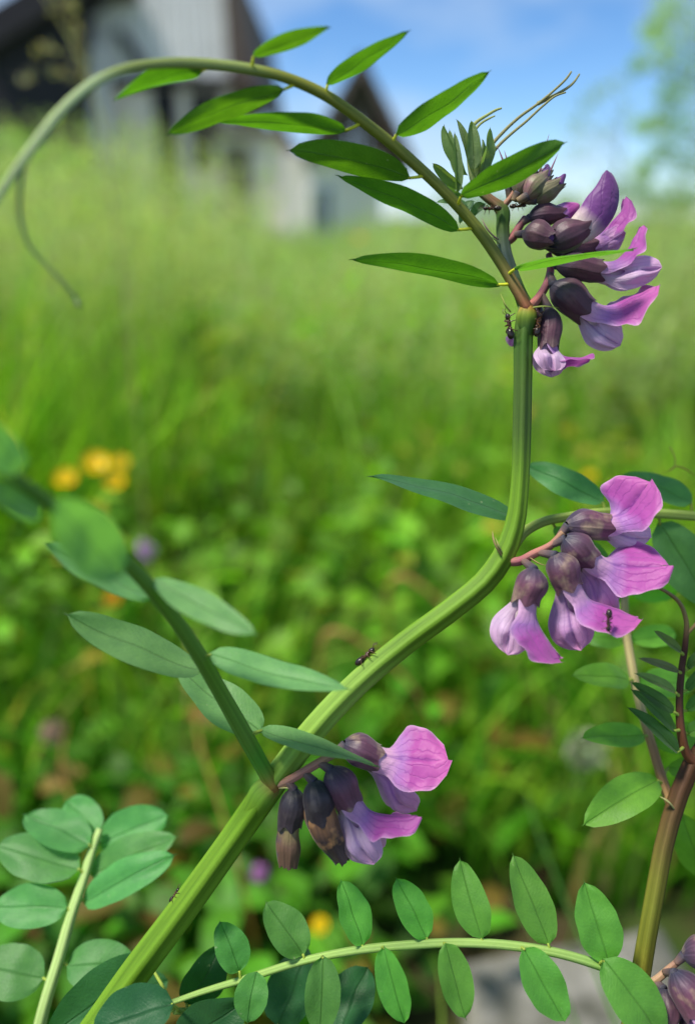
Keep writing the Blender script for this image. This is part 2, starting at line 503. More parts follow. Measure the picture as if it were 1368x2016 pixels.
# ground: one sheet to the horizon
mb = MB()
ys = [-3, 0, 0.5, 1, 2, 4, 8, 16, 40, 120, 600]
xs = [-400, -60, -12, -4, -1.5, -0.5, 0, 0.5, 1.5, 4, 12, 60, 400]
vv = [(x, y, 0.0) for y in ys for x in xs]
nx = len(xs)
ff = [(j * nx + i, j * nx + i + 1, (j + 1) * nx + i + 1, (j + 1) * nx + i) for j in range(len(ys) - 1) for i in range(nx - 1)]
mb.add(vv, ff)
tag(mb.build('ground', M['ground']), kind='structure')

# concrete slab lying in the grass under the plants
mb = MB()
c0, c1, c2, c3 = (ground_at(*p, z=0.035) for p in ((905, 1885), (1300, 1815), (1480, 2120), (930, 2200)))
nU, nV = 26, 16
def slab_fn(u, v):
    p = (c0 * (1 - u) + c1 * u) * (1 - v) + (c3 * (1 - u) + c2 * u) * v
    e = 0.02
    n = mnoise.noise(p * 40) * 0.004
    edge = min(u, 1 - u, v, 1 - v)
    return Vector((p.x + mnoise.noise(p * 30 + Vector((5, 0, 0))) * 0.006, p.y + mnoise.noise(p * 30 + Vector((0, 9, 0))) * 0.006, 0.035 + n - (0.006 if edge < 0.01 else 0)))
grid(mb, slab_fn, nU, nV)
top = [slab_fn(i / nU, 0) for i in range(nU + 1)] + [slab_fn(1, j / nV) for j in range(1, nV + 1)] + \
      [slab_fn(1 - i / nU, 1) for i in range(1, nU + 1)] + [slab_fn(0, 1 - j / nV) for j in range(1, nV)]
n = len(top)
mb.add(top + [Vector((p.x, p.y, -0.01)) for p in top], [(i, (i + 1) % n, n + (i + 1) % n, n + i) for i in range(n)])
tag(mb.build('concrete_slab', M['concrete']), 'weathered pale grey concrete slab lying on the ground under the vetch', 'slab')

# ---------------------------------------------------------------- barn with a whitewashed board gable
def part(name, mat, parent, build, smooth=False):
    m_ = MB()
    build(m_)
    return m_.build(name, mat, parent, parent_origin(parent), smooth)

def parent_origin(p):
    o = Vector((0, 0, 0))
    while p is not None:
        o += p.location
        p = p.parent
    return o

YB = 16.0
def bx(px, py, y=YB):
    p = on_plane_y(px, py, y)
    return p.x, p.z
barn = empty('barn', (bx(300, 470)[0], YB + 3, 0))
tag(barn, 'old barn with whitewashed plank gable, dark porch roof and dark barge boards', 'barn')
xL, _ = bx(150, 300); xR, _ = bx(452, 120)
_, zt = bx(300, 0)
zt = zt + 0.9
part('wall', M['plaster'], barn, lambda m: box(m, (xL, YB + 0.12, -0.05), (xR, YB + 6, zt - 0.3)))
nb = 15
zlow = bx(300, 150)[1]
for i in range(nb):                     # upper gable of upright boards, each a board of its own
    a = xL + 0.45 + (xR - xL - 0.45) * i / nb
    b = xL + 0.45 + (xR - xL - 0.45) * (i + 1) / nb - 0.022
    dz = random.uniform(-0.05, 0.05)
    part('board', M['board'], barn, lambda m: box(m, (a, YB + 0.02 + random.uniform(0, 0.015), zlow + dz), (b, YB + 0.118, zt)))
# lower storey openings, their shade drawn as dark panels; brace, lintel, post
part('opening_shade', M['darkwood'], barn, lambda m: box(m, (bx(300, 200)[0], YB + 0.06, 0), (bx(345, 200)[0], YB + 0.116, bx(320, 175)[1])))
part('opening_shade', M['darkwood'], barn, lambda m: box(m, (bx(372, 200)[0], YB + 0.06, bx(400, 330)[1]), (bx(432, 200)[0], YB + 0.116, bx(400, 180)[1])))
part('brace', M['darkwood'], barn, lambda m: prism_y(m, [bx(228, 62), bx(246, 62), bx(290, 130), bx(268, 136)][::-1], YB - 0.06, YB + 0.015))
part('lintel', M['darkwood'], barn, lambda m: box(m, (bx(205, 160)[0], YB - 0.05, bx(300, 172)[1]), (xR, YB + 0.055, bx(300, 152)[1])))
part('post', M['board'], barn, lambda m: box(m, (bx(186, 150)[0], YB - 0.42, 0), (bx(220, 150)[0], YB - 0.12, bx(200, 96)[1])))
# steep dark roof flank on the right, porch roof on the left
def roof_slab(m, a, b, th, y0, y1):
    ax, az = a; bx_, bz = b
    d = Vector((bx_ - ax, 0, bz - az)).normalized()
    nrm = Vector((-d.z, 0, d.x)) * th
    prism_y(m, [(ax, az), (bx_, bz), (bx_ + nrm.x, bz + nrm.z), (ax + nrm.x, az + nrm.z)][::-1], y0, y1)
rp = bx(512, 185); rq = bx(470, -60); rt_ = bx(330, -330)
part('roof', M['brownwood'], barn, lambda m: (roof_slab(m, rp, rq, 0.16, YB - 0.5, YB + 6.4), roof_slab(m, rq, rt_, 0.16, YB - 0.5, YB + 6.4)))
part('barge_board', M['brownwood'], barn, lambda m: prism_y(m, [bx(440, -60), bx(470, -60), bx(512, 185), bx(455, 160)][::-1], YB - 0.3, YB - 0.02))
lp = bx(-60, 88, YB - 1.2); lq = bx(215, -90, YB - 1.2)
pr = part('porch_roof', M['darkwood'], barn, lambda m: roof_slab(m, lq, lp, 0.2, YB - 1.2, YB + 6.2))
part('porch_wall', M['darkwood'], barn, lambda m: prism_y(m, [bx(-220, 240), bx(190, 300), bx(196, 90), bx(205, -70), bx(-60, 92), bx(-220, 180)][::-1], YB - 0.9, YB - 0.45))
part('porch_wall', M['brownwood'], barn, lambda m: box(m, (bx(-220, 240)[0], YB - 0.88, -0.03), (bx(190, 240)[0], YB - 0.47, bx(0, 240)[1])))
part('rafter', M['redtile'], barn, lambda m: box(m, (bx(235, -12)[0], YB - 0.14, bx(300, 4)[1]), (bx(275, 0)[0], YB - 0.03, bx(300, -16)[1])))

YC = 13.5
def cx(px, py):
    return bx(px, py, YC)
cot = empty('cottage', (cx(620, 470)[0], YC + 2.5, 0))
tag(cot, 'small cream plastered cottage with dark brown planked gable in the meadow', 'house')
wl, wr = cx(555, 400)[0], cx(752, 400)[0]
ez = cx(680, 300)[1]
apex = cx(712, 112)
part('wall', M['plaster'], cot, lambda m: box(m, (wl, YC, -0.05), (wr, YC + 5, ez)))
gl, gr = cx(606, 292), cx(806, 300)
ngb = 12
for i in range(ngb):                     # gable planks
    f0, f1 = i / ngb, (i + 1) / ngb - 0.012
    a = gl[0] + (gr[0] - gl[0]) * f0; b = gl[0] + (gr[0] - gl[0]) * f1
    def zt_(x):
        if x < apex[0]: return ez + (apex[1] - ez) * (x - gl[0]) / (apex[0] - gl[0])
        return ez + (apex[1] - ez) * (gr[0] - x) / (gr[0] - apex[0])
    pl = [(a, ez - 0.04), (b, ez - 0.04), (b, zt_(b) + 0.02)] + ([(apex[0], apex[1])] if a < apex[0] < b else []) + [(a, zt_(a) + 0.02)]
    part('plank', M['redtile'] if i in (8, 9) else M['brownwood'], cot, lambda m: prism_y(m, pl, YC - 0.05, YC + 0.2))
part('roof', M['brownwood'], cot, lambda m: (roof_slab(m, (gr[0] + 0.1, gr[1] - 0.16), apex, 0.12, YC - 0.35, YC + 5.3), roof_slab(m, apex, (gl[0] - 0.1, gl[1] - 0.16), 0.12, YC - 0.35, YC + 5.3)))
w = part('window', M['board'], cot, lambda m: box(m, (cx(606, 400)[0], YC - 0.04, cx(0, 470)[1]), (cx(660, 400)[0], YC - 0.001, cx(0, 362)[1])))
part('pane', M['glass'], w, lambda m: box(m, (cx(613, 400)[0], YC - 0.06, cx(0, 462)[1]), (cx(631, 400)[0], YC - 0.041, cx(0, 370)[1])))
part('pane', M['glass'], w, lambda m: box(m, (cx(636, 400)[0], YC - 0.06, cx(0, 462)[1]), (cx(653, 400)[0], YC - 0.041, cx(0, 370)[1])))
shed = empty('lean_to', (cx(490, 470)[0], YC + 2, 0))
tag(shed, 'pale grey flat-roofed lean-to between the barn and the cottage', 'shed')
part('wall', M['plaster'], shed, lambda m: box(m, (cx(425, 400)[0], YC + 0.3, -0.05), (cx(552, 400)[0], YC + 4, cx(0, 262)[1])))
part('roof', M['brownwood'], shed, lambda m: box(m, (cx(415, 400)[0], YC + 0.1, cx(0, 262)[1] + 0.004), (cx(560, 400)[0], YC + 4.1, cx(0, 246)[1])))
part('door', M['brownwood'], shed, lambda m: box(m, (cx(438, 400)[0], YC + 0.24, 0), (cx(492, 400)[0], YC + 0.298, cx(0, 285)[1])))

# ---------------------------------------------------------------- leaf clouds (trees, bushes)
def leaf_cloud(centers, size, cols, aspect=0.5):
    """one quad-pair leaf per centre; returns numpy verts, quads, cols"""
    n = len(centers)
    a = rng.normal(size=(n, 3)); a /= np.linalg.norm(a, axis=1)[:, None]
    b = rng.normal(size=(n, 3)); b -= a * np.sum(a * b, axis=1)[:, None]; b /= np.linalg.norm(b, axis=1)[:, None]
    c = np.cross(a, b)
    s = size if np.ndim(size) else np.full(n, size)
    s = s[:, None]
    p0 = centers - a * s * 0.5
    p3 = centers + a * s * 0.5 + c * s * 0.12
    p1 = centers - a * s * 0.05 + b * s * aspect * 0.5 + c * s * 0.08
    p2 = centers - a * s * 0.05 - b * s * aspect * 0.5 + c * s * 0.08
    v = np.stack([p0, p1, p3, p2], axis=1).reshape(-1, 3)
    q = np.arange(n * 4).reshape(n, 4)
    return v, q, np.repeat(cols, 4, axis=0)

def rand_cols(n, base, spread=0.3, alt=None, p_alt=0.0):
    base = np.array(base)
    c = base[None, :] * (1 + spread * (rng.random((n, 1)) * 2 - 1)) * (1 + 0.12 * (rng.random((n, 3)) * 2 - 1))
    if alt is not None:
        k = rng.random(n) < p_alt
        c[k] = np.array(alt)[None, :] * (1 + spread * (rng.random((k.sum(), 1)) * 2 - 1))
    return np.clip(c, 0, 1)

def tree(name, label, cat, base, height, clumps, leaf, base_col, trunk_r=0.06, group=None, npl=160):
    root = empty(name, base)
    tag(root, label, cat, group)
    m_ = MB()
    top = Vector((base[0], base[1], base[2])) + Vector((0, 0, height * 0.8))
    tube(m_, [Vector(base), Vector(base) + Vector((0.03, 0.02, height * 0.35)), top], [trunk_r, trunk_r * 0.75, trunk_r * 0.25], (1, 1, 1), n=10, seg=8)
    for c, r in clumps:
        c = Vector(c)
        zf = max(0.15, min(0.75, (c.z - base[2]) / height * 0.75))
        st = Vector(base) + Vector((0, 0, height * zf))
        tube(m_, [st, (st + c) / 2 + Vector((0, 0, 0.05)), c], [trunk_r * 0.4, trunk_r * 0.25, trunk_r * 0.08], (1, 1, 1), n=7, seg=6)
    m_.build('trunk', M['bark'], root, base)
    pts = []
    for c, r in clumps:
        k = int(npl * random.uniform(0.7, 1.2))
        d = rng.normal(size=(k, 3)); d /= np.linalg.norm(d, axis=1)[:, None]
        rr = r * (rng.random(k) ** 0.4)
        p = np.array(c)[None, :] + d * rr[:, None] * np.array([1, 1, 0.8])
        pts.append(p)
    pts = np.vstack(pts)
    cols_ = rand_cols(len(pts), base_col, 0.35)
    v, q, cc = leaf_cloud(pts, leaf * (0.6 + 0.8 * rng.random(len(pts))), cols_)
    o = fast_mesh('crown', v - np.array(base), q, cc, M['foliage'], smooth=False)
    o.parent = root
    return root

def clumps_px(specs, y):
    out = []
    for px, py, rp in specs:
        p = on_plane_y(px, py, y + random.uniform(-0.4, 0.4))
        out.append(((p.x, p.y, p.z), rp / F * (y / math.cos(PITCH)) ))
    return out

yT = 9.0
cl = clumps_px([(1350, 60, 55), (1390, 110, 60), (1340, 150, 45), (1300, 105, 34), (1368, 215, 60), (1330, 250, 42), (1395, 290, 70), (1352, 330, 46), (1310, 20, 30),
                (1290, 240, 26), (1262, 252, 18), (1285, 60, 26), (1268, 335, 24), (1300, 300, 30), (1318, 195, 30), (1255, 130, 16), (1400, 10, 70), (1370, 380, 60), (1330, 395, 36), (1450, 150, 90), (1470, 300, 90), (1440, 420, 90), (1345, -60, 60), (1420, -90, 80), (1500, 40, 100)], yT)
g = on_plane_y(1440, 470, yT)
tree('birch_tree', 'loose airy green tree at the meadow edge standing clear of the houses', 'tree', (g.x, yT, 0), 3.6, cl, 0.055, lin(150, 176, 112), 0.05, npl=170)
cl = clumps_px([(1150, 205, 22), (1135, 245, 26), (1180, 180, 18), (1215, 165, 24), (1190, 260, 26), (1140, 300, 30), (1220, 330, 40), (1260, 365, 44), (1180, 370, 36), (1230, 220, 20)], 14.0)
g = on_plane_y(1200, 470, 14.0)
tree('young_tree', 'thin pale sapling with sparse leaves beside the airy tree', 'tree', (g.x, 14.0, 0), 2.4, cl, 0.06, lin(140, 165, 135), 0.025, npl=80)
for i, (px, y, hh, ww, bc, lb) in enumerate([
        (1120, 40, 1.6, 3.2, (120, 150, 115), 'distant low grey-green bush at the far edge of the meadow'),
        (1290, 36, 1.8, 3.4, (110, 145, 100), 'distant rounded bush behind the airy tree'),
        (930, 44, 1.7, 3.0, (125, 155, 120), 'distant pale bush beyond the cottage')]):
    g = on_plane_y(px, 440, y)
    cl = [((g.x + random.uniform(-ww, ww) * 0.6, y + random.uniform(-0.6, 0.6), hh * random.uniform(0.25, 0.85)), hh * 0.42) for _ in range(12)]
    tree('bush', lb, 'bush', (g.x, y, 0), hh, cl, 0.16, lin(*bc), 0.05, npl=130)
cl = clumps_px([(30, 300, 45), (90, 330, 55), (150, 345, 45), (60, 400, 70), (140, 420, 70), (-30, 360, 70), (200, 400, 45), (-60, 450, 80), (90, 480, 80), (180, 470, 60)], 4.2)
g = on_plane_y(70, 600, 4.2)
tree('bush', 'bright green bush in front of the barn porch', 'bush', (g.x, 4.2, 0), 0.9, cl, 0.045, lin(104, 150, 52), 0.02, npl=330)

# ---------------------------------------------------------------- meadow grass (uncountable)
def blades(n, r0, r1, ang, hfun, wfun, colfun, lean=(0.1, 0.6), K=5, power=1.0, ang0=None, cap=True):
    # blades grow in tufts: each tuft has its own tone, lean and vigour
    nt = max(1, n // 22)
    tr_ = r0 * (r1 / r0) ** (rng.random(nt) ** power)
    tth = (rng.random(nt) * 2 - 1) * ang if ang0 is None else ang0 + rng.random(nt) * (ang - ang0)
    tid = rng.integers(0, nt, n)
    tone = 0.5 + 0.95 * rng.random(nt) ** 1.2
    tsc = 0.72 + 0.42 * rng.random(nt)
    taz = rng.random(nt) * 2 * np.pi
    sp_ = 0.012 + 0.022 * np.minimum(tr_[tid], 2.0)
    x = tr_[tid] * np.sin(tth[tid]) + rng.normal(size=n) * sp_
    y = np.maximum(tr_[tid] * np.cos(tth[tid]) + rng.normal(size=n) * sp_, r0 * 0.92)
    r = np.hypot(x, y)
    h = hfun(r, x, n) if not cap else np.minimum(hfun(r, x, n) * tsc[tid], 0.45 + r * (0.035 + 0.085 * np.clip((-0.02 - x / r) / 0.12, 0, 1)) - 0.12 * rng.random(n) ** 2 - np.exp(-((x / r + 0.065) / 0.06) ** 2) * np.minimum(0.05 + 0.075 * r, 0.36)); w = wfun(r, n)
    az = taz[tid] + rng.normal(size=n) * 0.9
    le = lean[0] + (lean[1] - lean[0]) * rng.random(n) ** 1.5
    wa = rng.random(n) * np.pi
    dirx, diry = np.cos(az), np.sin(az)
    wx, wy = np.cos(wa), np.sin(wa)
    t = np.linspace(0, 1, K)
    P = np.zeros((n, K, 2, 3))
    for k, tt in enumerate(t):
        cxp = x + dirx * le * h * tt ** 2
        cyp = y + diry * le * h * tt ** 2
        cz = h * (tt - 0.32 * le * tt ** 2.5)
        ww = w * (1 - tt ** 1.6) * 0.5 + 0.0002
        P[:, k, 0, 0] = cxp - wx * ww; P[:, k, 1, 0] = cxp + wx * ww
        P[:, k, 0, 1] = cyp - wy * ww; P[:, k, 1, 1] = cyp + wy * ww
        P[:, k, 0, 2] = cz; P[:, k, 1, 2] = cz
    v = P.reshape(-1, 3)
    b = (np.arange(n) * K * 2)[:, None]
    q = np.concatenate([b + np.array([[2 * k, 2 * k + 1, 2 * k + 3, 2 * k + 2]]) for k in range(K - 1)], axis=1).reshape(-1, 4)
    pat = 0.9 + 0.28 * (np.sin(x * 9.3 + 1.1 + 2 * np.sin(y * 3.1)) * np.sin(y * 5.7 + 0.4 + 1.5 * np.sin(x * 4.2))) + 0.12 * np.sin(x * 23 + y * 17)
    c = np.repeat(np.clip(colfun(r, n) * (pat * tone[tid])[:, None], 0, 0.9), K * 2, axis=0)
    return v, q, c, np.stack([x, y, h, dirx * le, diry * le], axis=1)

def join(parts):
    vs_, qs_, cs_, o = [], [], [], 0
    for v, q, c in parts:
        vs_.append(v); qs_.append(q + o); cs_.append(c); o += len(v)
    return np.vstack(vs_), np.vstack(qs_), np.vstack(cs_)

def hump(x, r):
    """grass stands taller on the left of the view, towards the barn"""
    a = x / r
    return 1.12 - 0.34 * np.clip((a + 0.34) / 0.22, 0, 1)

ANG = R(40)
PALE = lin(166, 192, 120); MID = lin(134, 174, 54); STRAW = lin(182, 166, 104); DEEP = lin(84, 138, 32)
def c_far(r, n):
    return rand_cols(n, PALE, 0.3, STRAW, 0.05)  # backlit pallor of the distant grass is put into the colour
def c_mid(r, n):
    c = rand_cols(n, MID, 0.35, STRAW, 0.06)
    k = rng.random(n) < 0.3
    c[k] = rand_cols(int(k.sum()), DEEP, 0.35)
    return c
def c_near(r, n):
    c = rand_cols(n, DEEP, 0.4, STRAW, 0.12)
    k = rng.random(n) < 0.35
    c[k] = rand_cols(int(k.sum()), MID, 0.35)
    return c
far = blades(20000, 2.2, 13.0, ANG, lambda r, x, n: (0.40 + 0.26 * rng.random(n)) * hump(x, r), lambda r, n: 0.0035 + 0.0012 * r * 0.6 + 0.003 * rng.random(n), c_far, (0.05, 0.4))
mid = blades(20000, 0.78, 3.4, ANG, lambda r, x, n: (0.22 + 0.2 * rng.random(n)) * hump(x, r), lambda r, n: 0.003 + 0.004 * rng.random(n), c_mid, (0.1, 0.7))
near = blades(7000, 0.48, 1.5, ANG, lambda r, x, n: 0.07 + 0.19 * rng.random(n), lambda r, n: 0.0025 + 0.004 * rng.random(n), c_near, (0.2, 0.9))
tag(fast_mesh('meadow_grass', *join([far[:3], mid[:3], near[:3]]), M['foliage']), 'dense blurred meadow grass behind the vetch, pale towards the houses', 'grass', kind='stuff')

# flowering grass stalks with loose seed heads (uncountable)
st = blades(3600, 1.0, 9.0, ANG, lambda r, x, n: (0.46 + 0.34 * rng.random(n)) * hump(x, r), lambda r, n: 0.0016 + 0.0006 * r, lambda r, n: rand_cols(n, lin(158, 168, 108), 0.25), (0.02, 0.25))
st2 = blades(560, 1.1, 6.0, R(-8), lambda r, x, n: 0.44 + r * (0.02 + 0.11 * rng.random(n)), lambda r, n: 0.0014 + 0.0007 * r, lambda r, n: rand_cols(n, lin(176, 182, 132), 0.2), (0.02, 0.3), ang0=R(-28), cap=False)
info = np.vstack([st[3], st2[3]])
ns_ = 26
ti = 0.68 + 0.32 * rng.random((len(info), ns_))
hh = info[:, 2:3]
le_ = np.linalg.norm(info[:, 3:5], axis=1)[:, None]
sp = 0.035 * (1.05 - ti) / 0.35
px_ = info[:, 0:1] + info[:, 3:4] * hh * ti ** 2 + rng.normal(size=ti.shape) * sp * 0.4
py_ = info[:, 1:2] + info[:, 4:5] * hh * ti ** 2 + rng.normal(size=ti.shape) * sp * 0.4
pz_ = hh * (ti - 0.32 * le_ * ti ** 2.5)
cen = np.stack([px_, py_, pz_], axis=2).reshape(-1, 3)
sv, sq, sc_ = leaf_cloud(cen, 0.007 + 0.004 * rng.random(len(cen)), rand_cols(len(cen), lin(166, 184, 124), 0.25, lin(156, 140, 130), 0.12), 0.4)
tag(fast_mesh('seeding_grass', *join([st[:3], st2[:3], (sv, sq, sc_)]), M['foliage']), 'pale seed heads of tall meadow grasses in front of the houses', 'grass', kind='stuff')

# broad-leaved ground cover close to the ground (uncountable)
def herb_layer(n_clump, r0, r1, zmax, leaf, base, alt):
    pts, cl_ = [], []
    for _ in range(n_clump):
        r = r0 * (r1 / r0) ** random.random()
        th = random.uniform(-ANG, ANG)
        c = np.array([r * math.sin(th), r * math.cos(th), 0])
        if 0.0 < c[0] < 0.36 and c[1] < 0.50: continue      # bare concrete stays bare
        h = zmax * random.uniform(0.25, 1.0)
        k = random.randint(12, 34)
        sprd = random.uniform(0.03, 0.07)
        p = c[None, :] + np.stack([rng.normal(size=k) * sprd, rng.normal(size=k) * sprd, h * (0.15 + 0.85 * rng.random(k) ** 0.7)], axis=1)
        pts.append(p)
        b = np.array(base) * random.uniform(0.36, 1.25) if random.random() > 0.1 else np.array(alt) * random.uniform(0.6, 1.2)
        cl_.append(rand_cols(k, b, 0.25))
    pts = np.vstack(pts); cl_ = np.vstack(cl_)
    n = len(pts)
    # leaves lie rather flat
    a = rng.normal(size=(n, 3)); a[:, 2] *= 0.35; a /= np.linalg.norm(a, axis=1)[:, None]
    b = np.cross(a, np.array([0, 0, 1.0])[None, :]); b[:, 2] += rng.normal(size=n) * 0.3; b /= np.linalg.norm(b, axis=1)[:, None]
    s = (leaf * (0.6 + 0.8 * rng.random(n)))[:, None]
    up = np.array([0, 0, 1.0])[None, :]
    t = [-0.5, -0.22, 0.12, 0.5]; wv = [0.04, 0.27, 0.25, 0.02]; dz = [-0.06, 0.04, 0.05, -0.1]
    rows = []
    for tt, w_, z_ in zip(t, wv, dz):
        m0 = pts + a * s * tt + up * s * z_
        rows += [m0 - b * s * w_ + up * s * w_ * 0.3, m0, m0 + b * s * w_ + up * s * w_ * 0.3]
    v = np.stack(rows, axis=1).reshape(-1, 3)
    base_i = (np.arange(n) * 12)[:, None]
    q = np.concatenate([base_i + np.array([[3 * k + j, 3 * k + j + 1, 3 * k + j + 4, 3 * k + j + 3]]) for k in range(3) for j in range(2)], axis=1).reshape(-1, 4)
    return v, q, np.repeat(cl_, 12, axis=0)
h1 = herb_layer(230, 0.34, 0.85, 0.14, 0.030, lin(84, 142, 36), lin(120, 104, 44))
h2 = herb_layer(190, 0.75, 1.7, 0.16, 0.034, lin(92, 152, 36), lin(150, 160, 44))
h3 = herb_layer(900, 1.1, 4.5, 0.36, 0.036, lin(122, 166, 48), lin(176, 170, 70))
h4 = herb_layer(420, 0.6, 1.6, 0.26, 0.026, lin(112, 160, 44), lin(168, 164, 60))
tag(fast_mesh('ground_cover', *join([h1, h2, h3, h4]), M['foliage']), 'leafy green herbs covering the ground below the vetch', 'ground cover', kind='stuff')

# dry bent grass stalks that show as single straw streaks
for i, (pts_, dd, w_, lb) in enumerate([
        ([(455, 1660), (425, 1560), (395, 1470), (380, 1390)], 0.42, 16, 'straw-coloured dry stalk rising beside the lower flower cluster'),
        ([(690, 1250), (760, 1300), (830, 1380), (860, 1480)], 0.5, 14, 'bent brown dry stalk under the sloping green stem'),
        ([(150, 1600), (120, 1500), (135, 1420)], 0.45, 15, 'short brown dry stalk behind the blue-green leaflets'),
        ([(810, 1140), (880, 1200), (930, 1290)], 0.6, 15, 'tan dry blade in the grass left of the pink flowers')]):
    m_ = MB()
    b0 = VD(pts_[0][0], pts_[0][1], dd)
    foot = Vector((b0.x + 0.01, b0.y + 0.03, 0))
    P_ = [foot] + [VD(x, y, dd + 0.01 * k) for k, (x, y) in enumerate(pts_)]
    tube(m_, P_, [w_ / 2 / F * dd] * (len(P_) - 1) + [0.0006], [lin(176, 140, 84)] * len(P_), seg=6, flat=0.35)
    tag(m_.build('dry_stalk', M['foliage'], None), lb, 'dry stalk')

# long fresh grass blades close to the slab
for i, (pts_, dd, w_, lb) in enumerate([
        ([(1230, 2060), (1180, 1930), (1120, 1790), (1060, 1640), (1035, 1560)], 0.30, 30, 'long pale green grass blade arching over the concrete slab'),
        ([(1150, 2060), (1060, 1860), (1010, 1760)], 0.34, 22, 'shorter grass blade leaning beside the slab'),
        ([(870, 2060), (865, 1920), (850, 1880)], 0.30, 44, 'wide yellow-green grass blade standing left of the slab')]):
    m_ = MB()
    b0 = VD(pts_[0][0], pts_[0][1], dd)
    P_ = [Vector((b0.x, b0.y + 0.01, 0))] + [VD(x, y, dd + 0.012 * k) for k, (x, y) in enumerate(pts_)]
    nP = len(P_)
    tube(m_, P_, [w_ / 2 / F * dd * (1 - 0.75 * k / (nP - 1)) for k in range(nP)], [lin(96, 142, 62) if i < 2 else lin(140, 165, 70)] * nP, seg=6, flat=0.15)
    tag(m_.build('tall_grass', M['foliage'], None), lb, 'grass')

# dry grass plume in front of the barn porch
root = empty('grass_plume', VD(210, 420, 0.55) * Vector((1, 1, 0)) if False else Vector((VD(210, 420, 0.55).x, VD(210, 420, 0.55).y, 0)))
tag(root, 'tall beige flowering grass plume standing against the dark barn porch', 'grass')
m_ = MB()
g0 = root.location.copy()
P_ = [g0, VD(225, 420, 0.55), VD(190, 200, 0.55), VD(165, 130, 0.55), VD(120, 40, 0.55), VD(70, -30, 0.55)]
tube(m_, P_, [0.0011, 0.001, 0.0009, 0.0007, 0.0005, 0.0003], [lin(150, 150, 100)] * 6, seg=6)
m_.build('stalk', M['foliage'], root, g0)
for (a, b, wd) in [((170, 140), (95, -30), 26), ((175, 165), (30, 155), 16), ((172, 150), (60, 95), 15), ((168, 135), (140, 0), 16)]:
    A, B = VD(*a, 0.55), VD(*b, 0.55)
    k = 34
    tt = rng.random(k)
    cen = np.array(A)[None, :] * (1 - tt)[:, None] + np.array(B)[None, :] * tt[:, None] + rng.normal(size=(k, 3)) * (wd / F * 0.55 * 0.42) + np.array([0, 0, 1.0])[None, :] * (np.sin(tt * np.pi) * 0.006)[:, None]
    v, q, cc = leaf_cloud(cen, 0.0028 + 0.0022 * rng.random(k), rand_cols(k, lin(196, 188, 150), 0.25), 0.28)
    o = fast_mesh('spikelet_branch', v - np.array(g0), q, cc, M['foliage'])
    o.parent = root
    o['kind'] = 'stuff'

# ---------------------------------------------------------------- buttercups and clover heads
def buttercup(px, py, d, label, group=None, size=0.011, colr=(232, 176, 8)):
    c = VD(px, py, d)
    foot = Vector((c.x + random.uniform(-0.03, 0.03), c.y + random.uniform(0, 0.05), 0))
    root = empty('buttercup', foot)
    tag(root, label, 'flower', group)
    m_ = MB()
    tube(m_, [foot, (foot + c) / 2 + Vector((0.012, 0, 0)), c - Vector((0, 0, 0.002))], [0.0012, 0.001, 0.0008], [lin(90, 135, 40)] * 3, seg=6)
    m_.build('stem', M['foliage'], root, foot)
    nrm = Vector((random.uniform(-0.3, 0.3), -0.55, 0.8)).normalized()
    t1 = nrm.orthogonal().normalized(); t2 = nrm.cross(t1)
    for k in range(5):
        a = 2 * math.pi * k / 5
        e = t1 * math.cos(a) + t2 * math.sin(a); s_ = nrm.cross(e)
        mp_ = MB()
        def fn(u, v):
            w = 0.62 * size * math.sin(math.pi * min(1, u * 0.78 + 0.06)) ** 0.8 * (v * 2 - 1)
            return c + e * (size * u) + s_ * w + nrm * (size * (0.42 * u * u + 0.18 * (v * 2 - 1) ** 2 * u))
        grid(mp_, fn, 4, 4, lambda u, v: lin(*colr))
        mp_.build('petal', M['yellow'], root, foot)
    mc = MB()
    def fc(u, v):
        a = v * 2 * math.pi; p = u * math.pi
        return c + nrm * (0.0022 * math.cos(p) + 0.001) + (t1 * math.cos(a) + t2 * math.sin(a)) * (0.003 * math.sin(p))
    grid(mc, fc, 5, 8, lambda u, v: lin(190, 170, 30))
    mc.build('flower_center', M['yellow'], root, foot)
for px, py, d, lb, sz in [
        (131, 946, 0.62, 'lone yellow buttercup just beside the cluster of three', 0.0085),
        (188, 916, 0.66, 'yellow buttercup, largest of the cluster of three', 0.0105),
        (236, 914, 0.70, 'yellow buttercup at the outer edge of the cluster of three', 0.008),
        (228, 951, 0.66, 'yellow buttercup hanging lowest in the cluster of three', 0.008),
        (222, 1180, 0.60, 'orange-yellow flower behind the hazy grey-green leaflets', 0.0058),
        (631, 1822, 0.40, 'small yellow flower low down above the row of oval leaflets', 0.0042),
        (1158, 940, 0.75, 'yellow flower in the grass behind the middle flower cluster', 0.0055)]:
    buttercup(px, py, d, lb, None, sz, (196, 130, 30) if py == 1180 else (226, 190, 16))
for px, py, d in [(801, 876, 1.2), (727, 1030, 1.0), (782, 1046, 1.05), (648, 606, 2.2), (930, 606, 1.9), (505, 848, 1.4), (1310, 795, 1.4), (326, 610, 2.0), (160, 646, 2.0),
                  (1010, 965, 1.15), (655, 745, 1.7), (1205, 690, 1.8), (590, 1000, 1.1), (705, 470, 2.6)]:
    buttercup(px, py, d, 'small faint yellow flower lost in the blurred meadow grass', 'faint yellow meadow flowers', 0.009 if d < 1.6 else 0.012)

